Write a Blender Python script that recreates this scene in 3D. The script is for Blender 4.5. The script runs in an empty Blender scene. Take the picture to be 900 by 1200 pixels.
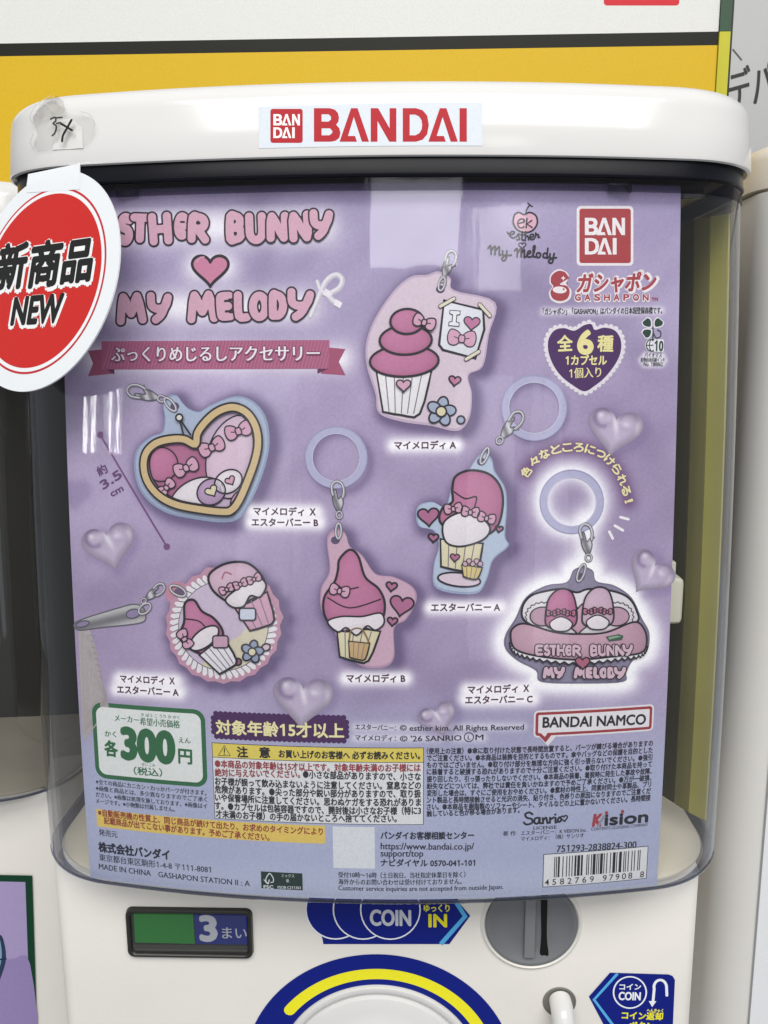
import bpy, bmesh, math, random
import numpy as np
from mathutils import Vector, Matrix, geometry
from mathutils.bvhtree import BVHTree

SC = bpy.context.scene
COL = SC.collection
random.seed(7)
rng = np.random.default_rng(7)

# ------------------------------------------------------------------ camera
FPX = 1002.59                      # focal length for a 900 x 1200 picture
PITCH, ROLL, YAW = 0.180635, -0.0052422, -0.0304505
CAM = np.array([0.01488, -0.30, 0.0])
cp, sp_, cr, sr, cy_, sy_ = (math.cos(PITCH), math.sin(PITCH), math.cos(ROLL), math.sin(ROLL), math.cos(YAW), math.sin(YAW))
FW = np.array([sy_ * cp, cy_ * cp, -sp_])
_rt = np.array([cy_, -sy_, 0.0])
_up = np.cross(_rt, FW)
RT, UP = _rt * cr + _up * sr, _up * cr - _rt * sr
cam_d = bpy.data.cameras.new("camera")
cam_d.sensor_fit = 'VERTICAL'
cam_d.sensor_height = 24.0
cam_d.lens = 24.0 * FPX / 1200.0
cam_d.clip_start, cam_d.clip_end = 0.005, 50.0
cam = bpy.data.objects.new("camera", cam_d)
COL.objects.link(cam)
cam.matrix_world = Matrix(((RT[0], UP[0], -FW[0], CAM[0]), (RT[1], UP[1], -FW[1], CAM[1]),
                           (RT[2], UP[2], -FW[2], CAM[2]), (0, 0, 0, 1)))
SC.camera = cam

# ------------------------------------------------------------------ light: shop lamps and the dim room around
W = bpy.data.worlds.new("World")
SC.world = W
W.use_nodes = True
W.node_tree.nodes["Background"].inputs[0].default_value = (0.93, 0.96, 1.0, 1)
W.node_tree.nodes["Background"].inputs[1].default_value = 0.37


def lamp(name, loc, target, sx, sy, power, col=(1, 0.98, 0.95), roll=0.0):
    d = bpy.data.lights.new(name, 'AREA')
    d.shape = 'RECTANGLE'
    d.size, d.size_y, d.energy, d.color = sx, sy, power, col
    o = bpy.data.objects.new(name, d)
    COL.objects.link(o)
    o.location = loc
    q = (Vector(target) - Vector(loc)).to_track_quat('-Z', 'Y')
    o.rotation_euler = q.to_euler()
    if roll:
        o.rotation_euler.rotate_axis('Z', roll)
    return o


lamp("ceiling_lamp", (0.15, -1.30, 1.50), (0, 0, 0.0), 2.2, 0.9, 47)
lamp("far_lamp", (0.175, -2.0, 0.96), (0.05, 0, 0.03), 0.53, 0.31, 2.6, (1, 0.99, 0.97))
for _x, _w, _p in ((-0.95, 0.42, 0.8), (0.78, 0.34, 0.8), (1.35, 0.3, 0.7)):      # added unseen lights: haze and pale upright bands on the case
    lamp("added_haze_light", (_x, -3.0, -0.15), (_x * 0.5, 0, -0.1), _w, 1.5, _p * 1.6, (0.93, 0.96, 1.0))
lamp("far_lamp", (0.64, -2.0, 0.87), (0.1, 0, 0.03), 0.24, 0.30, 0.7, (1, 0.99, 0.97))
for _k in range(4):
    lamp("aisle_tube_lamp", (-1.93 + 0.07 * _k + 0.03 * (_k > 1), -2.0, 0.26), (-0.1, 0, 0), 0.014, 0.30, 0.3)
SC.view_settings.view_transform = 'Standard'
SC.view_settings.look = 'None'
SC.view_settings.exposure = 0.0
SC.view_settings.gamma = 1.0
SC.cycles.transparent_max_bounces = 24
SC.cycles.max_bounces = 10

# ------------------------------------------------------------------ helpers: materials
def lin(h):
    """'#rrggbb' or (r, g, b) 0-255 to linear"""
    if isinstance(h, str):
        h = h.lstrip('#')
        h = [int(h[i:i + 2], 16) for i in (0, 2, 4)]
    out = []
    for c in h:
        c = c / 255.0
        out.append(c / 12.92 if c <= 0.04045 else ((c + 0.055) / 1.055) ** 2.4)
    return tuple(out)


def plastic(name, col, rough=0.35, spec=0.5, noise=0.05, scale=60.0, bump=0.0):
    m = bpy.data.materials.new(name)
    m.use_nodes = True
    nt = m.node_tree
    b = nt.nodes["Principled BSDF"]
    c = lin(col)
    tc = nt.nodes.new("ShaderNodeTexCoord")
    n = nt.nodes.new("ShaderNodeTexNoise")
    n.inputs["Scale"].default_value = scale
    n.inputs["Detail"].default_value = 5
    nt.links.new(tc.outputs["Object"], n.inputs["Vector"])
    r = nt.nodes.new("ShaderNodeValToRGB")
    r.color_ramp.elements[0].position, r.color_ramp.elements[1].position = 0.3, 0.7
    r.color_ramp.elements[0].color = tuple(x * (1 - noise) for x in c) + (1,)
    r.color_ramp.elements[1].color = tuple(min(1, x * (1 + noise)) for x in c) + (1,)
    nt.links.new(n.outputs["Fac"], r.inputs[0])
    nt.links.new(r.outputs[0], b.inputs["Base Color"])
    mr = nt.nodes.new("ShaderNodeMapRange")
    mr.inputs["To Min"].default_value = max(0.02, rough - 0.06)
    mr.inputs["To Max"].default_value = rough + 0.06
    nt.links.new(n.outputs["Fac"], mr.inputs[0])
    nt.links.new(mr.outputs[0], b.inputs["Roughness"])
    b.inputs["Specular IOR Level"].default_value = spec
    if bump:
        bp = nt.nodes.new("ShaderNodeBump")
        bp.inputs["Strength"].default_value = bump
        bp.inputs["Distance"].default_value = 0.001
        n2 = nt.nodes.new("ShaderNodeTexNoise")
        n2.inputs["Scale"].default_value = 900
        nt.links.new(tc.outputs["Object"], n2.inputs["Vector"])
        nt.links.new(n2.outputs["Fac"], bp.inputs["Height"])
        nt.links.new(bp.outputs[0], b.inputs["Normal"])
    return m


def ink_material(name, rough=0.5, spec=0.25, grain=0.05):
    """printed ink: colour from the mesh's own print colours, with a fine paper grain"""
    m = bpy.data.materials.new(name)
    m.use_nodes = True
    nt = m.node_tree
    b = nt.nodes["Principled BSDF"]
    a = nt.nodes.new("ShaderNodeAttribute")
    a.attribute_name = "ink"
    tc = nt.nodes.new("ShaderNodeTexCoord")
    n = nt.nodes.new("ShaderNodeTexNoise")
    n.inputs["Scale"].default_value = 1100
    n.inputs["Detail"].default_value = 4
    nt.links.new(tc.outputs["Object"], n.inputs["Vector"])
    mr = nt.nodes.new("ShaderNodeMapRange")
    mr.inputs["From Min"].default_value, mr.inputs["From Max"].default_value = 0.3, 0.7
    mr.inputs["To Min"].default_value, mr.inputs["To Max"].default_value = 1 - grain, 1 + grain
    nt.links.new(n.outputs["Fac"], mr.inputs[0])
    mx = nt.nodes.new("ShaderNodeVectorMath")
    mx.operation = 'SCALE'
    nt.links.new(a.outputs["Color"], mx.inputs[0])
    nt.links.new(mr.outputs[0], mx.inputs["Scale"])
    nt.links.new(mx.outputs[0], b.inputs["Base Color"])
    b.inputs["Roughness"].default_value = rough
    b.inputs["Specular IOR Level"].default_value = spec
    return m


def clear_plastic(name, tint=(0.965, 0.97, 0.975), boost=1.0, rough=0.03, wave=0.0, edge=0.3):
    m = bpy.data.materials.new(name)
    m.use_nodes = True
    nt = m.node_tree
    nt.nodes.remove(nt.nodes["Principled BSDF"])
    out = nt.nodes["Material Output"]
    tr = nt.nodes.new("ShaderNodeBsdfTransparent")
    tr.inputs[0].default_value = tint + (1,)
    gl = nt.nodes.new("ShaderNodeBsdfGlossy")
    gl.inputs["Roughness"].default_value = rough
    gl.inputs["Color"].default_value = (0.95, 0.97, 1, 1)
    fr = nt.nodes.new("ShaderNodeFresnel")
    ge = nt.nodes.new("ShaderNodeNewGeometry")          # thin sheet: same reflectance from either side
    ml = nt.nodes.new("ShaderNodeMath")
    ml.operation = 'MULTIPLY_ADD'
    ml.inputs[1].default_value, ml.inputs[2].default_value = 1 / 1.5 - 1.5, 1.5
    nt.links.new(ge.outputs["Backfacing"], ml.inputs[0])
    nt.links.new(ml.outputs[0], fr.inputs["IOR"])
    mu = nt.nodes.new("ShaderNodeMath")
    mu.operation = 'MULTIPLY'
    mu.inputs[1].default_value = boost
    mu.use_clamp = True
    mx = nt.nodes.new("ShaderNodeMixShader")
    lw = nt.nodes.new("ShaderNodeLayerWeight")          # thick edges seen along the wall look grey
    lw.inputs["Blend"].default_value = 0.32
    pw = nt.nodes.new("ShaderNodeMath")
    pw.operation = 'POWER'
    pw.inputs[1].default_value = 2.2
    ct = nt.nodes.new("ShaderNodeMix")
    ct.data_type = 'RGBA'
    ct.inputs["A"].default_value = tint + (1,)
    ct.inputs["B"].default_value = tuple(edge * x for x in (0.92, 0.95, 1.08)) + (1,)
    nt.links.new(lw.outputs["Facing"], pw.inputs[0])
    nt.links.new(pw.outputs[0], ct.inputs["Factor"])
    nt.links.new(ct.outputs["Result"], tr.inputs[0])
    nt.links.new(fr.outputs[0], mu.inputs[0])
    nt.links.new(mu.outputs[0], mx.inputs[0])
    nt.links.new(tr.outputs[0], mx.inputs[1])
    nt.links.new(gl.outputs[0], mx.inputs[2])
    nt.links.new(mx.outputs[0], out.inputs[0])
    if wave:
        # moulding waves and fine upright scratches: long in z, short across
        tc = nt.nodes.new("ShaderNodeTexCoord")
        mp = nt.nodes.new("ShaderNodeMapping")
        mp.inputs["Scale"].default_value = (1, 1, 0.12)
        nt.links.new(tc.outputs["Object"], mp.inputs["Vector"])
        n = nt.nodes.new("ShaderNodeTexNoise")
        n.inputs["Scale"].default_value = 55
        n.inputs["Detail"].default_value = 1.5
        nt.links.new(mp.outputs[0], n.inputs["Vector"])
        n2 = nt.nodes.new("ShaderNodeTexNoise")
        n2.inputs["Scale"].default_value = 420
        n2.inputs["Detail"].default_value = 2
        nt.links.new(mp.outputs[0], n2.inputs["Vector"])
        m2 = nt.nodes.new("ShaderNodeMath")
        m2.operation = 'MULTIPLY_ADD'
        m2.inputs[1].default_value = 0.02
        nt.links.new(n2.outputs["Fac"], m2.inputs[0])
        nt.links.new(n.outputs["Fac"], m2.inputs[2])
        bp = nt.nodes.new("ShaderNodeBump")
        bp.inputs["Strength"].default_value = wave
        bp.inputs["Distance"].default_value = 0.0016
        nt.links.new(m2.outputs[0], bp.inputs["Height"])
        nt.links.new(bp.outputs[0], gl.inputs["Normal"])
    return m


INK = ink_material("printed card ink")
STICKER_INK = ink_material("sticker ink", 0.42, 0.18, 0.03)
MARKER = ink_material("marker ink", 0.6, 0.2, 0.05)
WHITE_SHELL = plastic("white gloss plastic", '#dbdad8', 0.13, 0.4, 0.012, 25)
BODY_WHITE = plastic("cream satin plastic", '#e9e5de', 0.38, 0.45, 0.02, 30, 0.06)
CREAM = plastic("cream inner plastic", '#d9d2c0', 0.45, 0.4, 0.05, 30)
DARK_IN = plastic("dark chute plastic", '#2b2925', 0.55, 0.3, 0.15, 14)
BLACK_RIM = plastic("black gloss plastic", '#0d0e15', 0.3, 0.12, 0.1, 40)
GREY_METAL = plastic("grey satin metal", '#707275', 0.42, 0.6, 0.06, 80)
DARK_SLOT = plastic("dark slot", '#17181a', 0.5, 0.3, 0.1, 50)
GREY_WHITE = plastic("greyish white plastic", '#dddbd7', 0.45, 0.4, 0.03, 12)
CLEAR = clear_plastic("clear case plastic", (0.992, 0.993, 0.995), 0.9, 0.03, 0.22)
CLEAR_IN = clear_plastic("clear case inner wall", (0.994, 0.995, 0.996), 0.4, 0.05, 0.25)
SMOKE = clear_plastic("smoked clear plastic", (0.42, 0.41, 0.46), 0.25, 0.06, 0.2)
EDGE_DARK = clear_plastic("thick bottom edge", (0.40, 0.42, 0.52), 1.0, 0.08, 0.3)
TAPE_CLEAR = clear_plastic("sticky tape film", (0.965, 0.96, 0.95), 1.2, 0.28, 0.5)

# ------------------------------------------------------------------ helpers: objects
def link(name, me, parent=None):
    o = bpy.data.objects.new(name, me)
    COL.objects.link(o)
    if parent:
        o.parent = parent
    return o


def tag(o, label=None, cat=None, group=None, kind=None):
    for k, v in (("label", label), ("category", cat), ("group", group), ("kind", kind)):
        if v:
            o[k] = v
    return o


def mesh_obj(name, bm, mat, parent=None, smooth=True, ang=35):
    bmesh.ops.recalc_face_normals(bm, faces=bm.faces)
    me = bpy.data.meshes.new(name)
    bm.to_mesh(me)
    bm.free()
    me.materials.append(mat)
    if smooth:
        for p in me.polygons:
            p.use_smooth = True
        me.set_sharp_from_angle(angle=math.radians(ang))
    return link(name, me, parent)


def box(bm, x0, x1, y0, y1, z0, z1, bevel=0.0):
    b2 = bmesh.new()
    bmesh.ops.create_cube(b2, size=1.0)
    for v in b2.verts:
        v.co = Vector((x0 if v.co.x < 0 else x1, y0 if v.co.y < 0 else y1, z0 if v.co.z < 0 else z1))
    if bevel:
        bmesh.ops.bevel(b2, geom=b2.edges[:], offset=bevel, segments=3, affect='EDGES', profile=0.6)
    me = bpy.data.meshes.new("tmp")
    b2.to_mesh(me)
    b2.free()
    bm.from_mesh(me)
    bpy.data.meshes.remove(me)


def loft(bm, rings, cap0=False, cap1=False, closed=True):
    vs = [[bm.verts.new(p) for p in r] for r in rings]
    n = len(vs[0])
    for a, b in zip(vs, vs[1:]):
        for i in range(n if closed else n - 1):
            j = (i + 1) % n
            bm.faces.new((a[i], a[j], b[j], b[i]))
    if cap0:
        bm.faces.new(vs[0])
    if cap1:
        bm.faces.new(vs[-1][::-1])
    return vs


def lathe_y(bm, cx, cz, prof, n=64):
    """rings about the y axis; prof: (radius, y)"""
    loft(bm, [[(cx + r * math.cos(2 * math.pi * i / n), y, cz + r * math.sin(2 * math.pi * i / n)) for i in range(n)] for r, y in prof], False, True)


def tube(bm, pts, rad, n=20):
    pts = [Vector(p) for p in pts]
    rings = []
    for i, p in enumerate(pts):
        t = (pts[min(i + 1, len(pts) - 1)] - pts[max(i - 1, 0)]).normalized()
        a = t.cross(Vector((1, 0, 0))).normalized()
        b = t.cross(a).normalized()
        r = rad[i] if isinstance(rad, (list, tuple)) else rad
        rings.append([p + a * r * math.cos(2 * math.pi * k / n) + b * r * math.sin(2 * math.pi * k / n) for k in range(n)])
    loft(bm, rings, True, True)


# ------------------------------------------------------------------ the front surface of the clear case: bulging and leaning back a little
Q = 0.00034                        # working unit, metres
KX, SZ, KZ = 0.92985, 0.114407, 0.31198


def rays(px):
    px = np.asarray(px, float).reshape(-1, 2)
    return FW[None] + RT[None] * ((px[:, 0:1] - 450) / FPX) - UP[None] * ((px[:, 1:2] - 600) / FPX)


def at(x, y, Y):
    """where the line of sight through picture point (x, y) meets the upright plane at depth Y"""
    d = rays([(x, y)])[0]
    t = (Y - CAM[1]) / d[1]
    return CAM + d * t


def project(P):
    P = np.asarray(P, float) - CAM
    f, r, u = P @ FW, P @ RT, P @ UP
    return np.stack([450 + FPX * r / f, 600 - FPX * u / f], 1)


class Bulge:
    """a skin at distance off in front of the display card; u across, v up, both in units of Q"""
    def __init__(self, off=0.0):
        self.off = off

    def uv(self, px):
        d = rays(px)
        t = np.full(len(d), 0.3)
        for _ in range(60):
            X = CAM[0] + d[:, 0] * t
            Z = d[:, 2] * t
            Y = KX * X * X + SZ * Z + KZ * Z * Z - self.off
            t = t + (Y - (CAM[1] + d[:, 1] * t)) / d[:, 1] * 0.9
        X = CAM[0] + d[:, 0] * t
        return np.stack([X * (1 + (2 * KX * X) ** 2 / 6) / Q, d[:, 2] * t / Q], 1)

    def pos(self, uv, off):
        uv = np.asarray(uv, float)
        s = uv[:, 0] * Q
        X = s.copy()
        for _ in range(8):
            X = s / (1 + (2 * KX * X) ** 2 / 6)
        Z = uv[:, 1] * Q
        return np.stack([X, KX * X * X + SZ * Z + KZ * Z * Z - self.off - off, Z], 1)


class Flat:
    """an upright flat face through P0 whose horizontal direction is ex"""
    def __init__(self, P0, ex=(1, 0, 0), ez=(0, 0, 1)):
        self.P0, self.ex, self.ez = np.array(P0, float), np.array(ex, float), np.array(ez, float)
        self.n = np.cross(self.ex, self.ez)          # points away from the viewer's side for ex=x, ez=z -> -y
        if self.n[1] > 0:
            self.n = -self.n

    def uv(self, px):
        d = rays(px)
        t = ((self.P0 - CAM) @ self.n) / (d @ self.n)
        P = CAM + d * t[:, None] - self.P0
        return np.stack([P @ self.ex, P @ self.ez], 1) / Q

    def pos(self, uv, off):
        uv = np.asarray(uv, float)
        return self.P0 + self.ex * uv[:, 0:1] * Q + self.ez * uv[:, 1:2] * Q + self.n * np.asarray(off).reshape(-1, 1)


class OnMesh:
    """a skin lying on an already built shape"""
    def __init__(self, ob):
        self.b = BVHTree.FromPolygons([v.co[:] for v in ob.data.vertices], [p.vertices[:] for p in ob.data.polygons])

    def uv(self, px):
        return np.asarray(px, float).reshape(-1, 2)

    def pos(self, uv, off):
        out = []
        last = None
        for d, o in zip(rays(uv), np.broadcast_to(np.asarray(off, float), (len(uv),))):
            h = self.b.ray_cast(Vector(CAM), Vector(d).normalized())
            if h[0] is None:
                h = self.b.find_nearest(Vector(CAM + d * 0.33))
            n = h[1] if h[1].dot(Vector(d)) < 0 else -h[1]
            out.append(np.array(h[0] + n * float(o)))
        return np.array(out)


# ------------------------------------------------------------------ 2-D drawing kit (printing)
LAY = 0.00004
_glyphs = {}


def glyph_mesh(text, bold, res):
    key = (text, bold, res)
    if key not in _glyphs:
        c = bpy.data.curves.new("lettering", "FONT")
        c.body, c.size, c.offset, c.resolution_u = text, 1.0, bold, res
        o = bpy.data.objects.new("lettering", c)
        COL.objects.link(o)
        bpy.context.view_layer.update()
        dg = bpy.context.evaluated_depsgraph_get()
        m = o.evaluated_get(dg).to_mesh()
        V = np.array([v.co[:2] for v in m.vertices]).reshape(-1, 2)
        F = [tuple(p.vertices) for p in m.polygons]
        o.evaluated_get(dg).to_mesh_clear()
        bpy.data.objects.remove(o)
        bpy.data.curves.remove(c)
        _glyphs[key] = (V, F)
    return _glyphs[key]


def spline(pts, closed=True, n=6):
    pts = np.asarray(pts, float)
    N = len(pts)
    out = []
    for i in range(N if closed else N - 1):
        if closed:
            p0, p1, p2, p3 = pts[(i - 1) % N], pts[i], pts[(i + 1) % N], pts[(i + 2) % N]
        else:
            p0, p1, p2, p3 = pts[max(i - 1, 0)], pts[i], pts[i + 1], pts[min(i + 2, N - 1)]
        for k in range(n):
            t = k / n
            out.append(0.5 * ((2 * p1) + (-p0 + p2) * t + (2 * p0 - 5 * p1 + 4 * p2 - p3) * t * t + (-p0 + 3 * p1 - 3 * p2 + p3) * t ** 3))
    if not closed:
        out.append(pts[-1])
    return np.array(out)


def xf(pts, c, s=1.0, rot=0.0, sx=1.0):
    """local shape (y down like the picture) to picture points: scale, turn by rot degrees clockwise, move"""
    p = np.asarray(pts, float) * s
    p = p * np.array([sx, 1.0])
    a = math.radians(rot)
    return np.stack([p[:, 0] * math.cos(a) - p[:, 1] * math.sin(a), p[:, 0] * math.sin(a) + p[:, 1] * math.cos(a)], 1) + np.asarray(c, float)


def ell(c, rx, ry=None, rot=0, n=36, a0=0, a1=360):
    ry = rx if ry is None else ry
    full = abs(a1 - a0) >= 360
    k = n if full else n + 1
    t = np.radians(a0 + (a1 - a0) * np.arange(k) / n)
    return xf(np.stack([rx * np.cos(t), ry * np.sin(t)], 1), c, 1, rot)


def heart_pts(c, w, rot=0, h=None):
    t = np.linspace(0, 2 * math.pi, 48, endpoint=False)
    x = np.sin(t) ** 3
    y = -(13 * np.cos(t) - 5 * np.cos(2 * t) - 2 * np.cos(3 * t) - np.cos(4 * t)) / 16 * 0.93
    y = y + 0.11
    q = np.stack([x, y * (1 if h is None else h / w)], 1)
    for _ in range(3):                                     # blunt the tip
        q = (np.roll(q, 1, 0) + 2 * q + np.roll(q, -1, 0)) / 4
    return xf(q, c, w / 2 * 1.03, rot)


def rrect(x0, y0, x1, y1, r, n=5):
    out = []
    for cx, cy, a in ((x1 - r, y0 + r, -90), (x1 - r, y1 - r, 0), (x0 + r, y1 - r, 90), (x0 + r, y0 + r, 180)):
        for k in range(n + 1):
            t = math.radians(a + 90 * k / n)
            out.append((cx + r * math.cos(t), cy + r * math.sin(t)))
    return np.array(out)


def inside(P, pts):
    pts = np.asarray(pts, float)
    c = np.zeros(len(P), bool)
    n = len(pts)
    for i in range(n):
        (x0, y0), (x1, y1) = pts[i], pts[i - 1]
        if y0 == y1:
            continue
        k = ((y0 > P[:, 1]) != (y1 > P[:, 1])) & (P[:, 0] < (x1 - x0) * (P[:, 1] - y0) / (y1 - y0) + x0)
        c ^= k
    return c



class Art:
    def __init__(self, surf, base=0.0):
        self.s, self.V, self.O, self.C, self.F, self.base = surf, [], [], [], [], base

    def raw(self, uv, faces, col, layer):
        k = len(self.V)
        col = np.asarray(col, float)
        for i, p in enumerate(uv):
            self.V.append(p)
            self.O.append(layer[i] if hasattr(layer, '__len__') else layer)
            self.C.append(col[i] if col.ndim == 2 else col)
        self.F += [tuple(k + a for a in f) for f in faces]

    # --- filled outline, points already on the surface (u, v)
    def fill_uv(self, uv, col, layer, holes=()):
        loops = [[Vector((p[0], p[1], 0)) for p in uv]] + [[Vector((p[0], p[1], 0)) for p in h] for h in holes]
        tri = geometry.tessellate_polygon(loops)
        allp = np.concatenate([np.asarray(uv)] + [np.asarray(h) for h in holes])
        self.raw(allp, tri, lin(col), layer)

    def fill(self, px, col, layer, holes=()):
        self.fill_uv(self.s.uv(px), col, layer, [self.s.uv(h) for h in holes])

    # --- filled outline with colours that vary: colfn(points) -> list of '#rrggbb' / rgb
    def shade(self, px, colfn, layer, rings=6, centre=None):
        px = np.asarray(px, float)
        c = px.mean(0) if centre is None else np.asarray(centre, float)
        pts, faces, n = [c], [], len(px)
        for k in range(1, rings + 1):
            pts += list(c + (px - c) * (k / rings))
        for i in range(n):
            faces.append((0, 1 + i, 1 + (i + 1) % n))
            for k in range(rings - 1):
                a, b = 1 + k * n, 1 + (k + 1) * n
                faces.append((a + i, b + i, b + (i + 1) % n, a + (i + 1) % n))
        pts = np.array(pts)
        rel = np.concatenate([[0.0], np.repeat(np.arange(1, rings + 1) / rings, n)])
        self.raw(self.s.uv(pts), faces, np.array([lin(x) for x in colfn(pts, rel)]), layer)

    def line_uv(self, uv, w, col, layer, closed=False, cap=True):
        p = np.asarray(uv, float)
        keep = [0]
        for i in range(1, len(p)):
            if np.linalg.norm(p[i] - p[keep[-1]]) > 1e-4:
                keep.append(i)
        p = p[keep]
        if closed and np.linalg.norm(p[0] - p[-1]) < 1e-4:
            p = p[:-1]
        N = len(p)
        if N < 2:
            return
        hw = w / 2
        sharp = []
        L, Rr = [], []
        for i in range(N):
            if closed:
                a, b = p[i] - p[i - 1], p[(i + 1) % N] - p[i]
            else:
                a = p[i] - p[i - 1] if i else p[1] - p[0]
                b = p[i + 1] - p[i] if i < N - 1 else p[-1] - p[-2]
            a, b = a / np.linalg.norm(a), b / np.linalg.norm(b)
            na, nb = np.array([-a[1], a[0]]), np.array([-b[1], b[0]])
            m = na + nb
            l = np.linalg.norm(m)
            m = na if l < 0.2 else m / l
            ca = a @ b
            if ca < 0.8:
                sharp.append(i)
            k = min(1 / max(m @ na, 0.3), 1.8 if ca > 0.5 else 1.05)
            L.append(p[i] + m * hw * k)
            Rr.append(p[i] - m * hw * k)
        faces = [(i, i + 1, N + i + 1, N + i) for i in range(N - 1)]
        if closed:
            faces.append((N - 1, 0, N, 2 * N - 1))
        pts = L + Rr
        lay = [layer + 0.05 * i / N for i in range(N)] * 2
        if hw > 0.8:
            for i in sharp:
                if closed or 0 < i < N - 1:
                    k = len(pts)
                    pts += [p[i] + hw * np.array([math.cos(t), math.sin(t)]) for t in np.linspace(0, 2 * math.pi, 15)[:-1]]
                    lay += [layer + 0.16] * 14
                    faces.append(tuple(range(k, k + 14)))
        if cap and not closed:
            for c, d, i0, i1, ly in ((p[0], p[0] - p[1], 0, N, lay[0]), (p[-1], p[-1] - p[-2], 2 * N - 1, N - 1, lay[N - 1])):
                a0 = math.atan2(d[1], d[0])
                k = len(pts)
                arc = [c + hw * np.array([math.cos(a0 + t), math.sin(a0 + t)]) for t in np.linspace(math.pi / 2, -math.pi / 2, 7)]
                pts += arc
                lay += [ly] * 7
                faces.append(tuple(range(k, k + 7)))
        self.raw(np.array(pts), faces, lin(col), lay)

    def line(self, px, w, col, layer, closed=False, cap=True):
        uv = self.s.uv(px)
        px = np.asarray(px, float)
        c = px.mean(0)
        k = self.s.uv([c, c + [1, 0]])
        self.line_uv(uv, w * abs(k[1, 0] - k[0, 0]), col, layer, closed, cap)

    def shape(self, px, col, layer, ol=0, olcol='#241f2a'):
        """fill with an ink outline"""
        self.fill(px, col, layer)
        if ol:
            self.line(px, ol, olcol, layer + 1, closed=True)

    def text(self, s, p0, p1, em, col, layer, bold=0.0, res=2, slant=0.0, track=False):
        """one line of lettering from picture point p0 (bottom left) to p1 (bottom right)"""
        s = s.replace('1', chr(0x1D7E3))
        V, F = glyph_mesh(s, 0.0, res)
        if not len(V):
            return
        uv = self.s.uv([p0, p1, (p0[0], p0[1] - em), (p1[0], p1[1] - em)])
        a, b = uv[0], uv[1]
        emu = 0.5 * (np.linalg.norm(uv[2] - uv[0]) + np.linalg.norm(uv[3] - uv[1]))
        d = b - a
        Lg = np.linalg.norm(d)
        ex = d / Lg
        ey = np.array([-ex[1], ex[0]])
        if em < 13.5 and bold < 0.03:
            bold = bold + 0.012
        w = bold * emu                        # heavier weights: the line is struck several times, a little apart
        x0, x1 = V[:, 0].min(), V[:, 0].max()
        cjk = any(0x2E80 < ord(ch) < 0x1D000 for ch in s)
        X = w + (V[:, 0] - x0) / max(x1 - x0, 1e-6) * (Lg - 2 * w)
        Y = (V[:, 1] + (0.075 if cjk else 0.0)) * emu
        if bold < 0.005:
            st = [(0, 0)]
        elif bold < 0.024:
            st = [(-w, 0), (w, 0)]
        else:
            n_ = 8
            st = [(0, 0)] + [(w * math.cos(2 * math.pi * k / n_), w * math.sin(2 * math.pi * k / n_)) for k in range(n_)]
        for k, (dx, dy) in enumerate(st):
            XX = X + dx + (Y + dy) * slant
            self.raw(a + XX[:, None] * ex + (Y + dy)[:, None] * ey, F, lin(col), layer + 0.1 * k)

    def chars(self, s, p0, p1, em, col, layer, **k):
        self.text(s, p0, p1, em, col, layer, **k)

    def build(self, name, parent, mat=None, du=15.0, dv=45.0, thick=0.0):
        bm = bmesh.new()
        lay = bm.verts.layers.float_color.new("ink")
        vs = []
        mute = isinstance(self.s, Bulge) and self.s.off == 0.0
        for p, o, c in zip(self.V, self.O, self.C):
            if mute:                                  # case haze put into the card inks: greyer, slightly lifted
                g = 0.3 * c[0] + 0.59 * c[1] + 0.11 * c[2]
                c = (c * 0.84 + g * 0.16) * 0.96 + 0.006
            v = bm.verts.new((p[0], p[1], o))
            v[lay] = (c[0], c[1], c[2], 1.0)
            vs.append(v)
        for f in self.F:
            if len(set(f)) >= 3:
                try:
                    bm.faces.new([vs[i] for i in f])
                except ValueError:
                    pass
        if du and vs:
            V = np.array(self.V)
            for ax, st in ((0, du), (1, dv)):
                lo, hi = V[:, ax].min(), V[:, ax].max()
                for k in range(int(math.floor(lo / st)) + 1, int(math.ceil(hi / st))):
                    co, no = Vector((0, 0, 0)), Vector((0, 0, 0))
                    co[ax], no[ax] = k * st, 1
                    bmesh.ops.bisect_plane(bm, geom=bm.verts[:] + bm.edges[:] + bm.faces[:], plane_co=co, plane_no=no, dist=1e-5)
        bmesh.ops.delete(bm, geom=[v for v in bm.verts if not v.link_faces], context='VERTS')
        co = np.array([v.co[:] for v in bm.verts])
        P = self.s.pos(co[:, :2], self.base + co[:, 2] * LAY)
        for v, p in zip(bm.verts, P):
            v.co = p
        me = bpy.data.meshes.new(name)
        bm.to_mesh(me)
        bm.free()
        me.materials.append(mat or INK)
        return link(name, me, parent)


# letters drawn as strokes (bubble lettering); x right, y up, box 0..1
def arcp(cx, cy, rx, ry, a0, a1, n=14):
    t = np.radians(np.linspace(a0, a1, n))
    return [(cx + rx * math.cos(a), cy + ry * math.sin(a)) for a in t]


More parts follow.
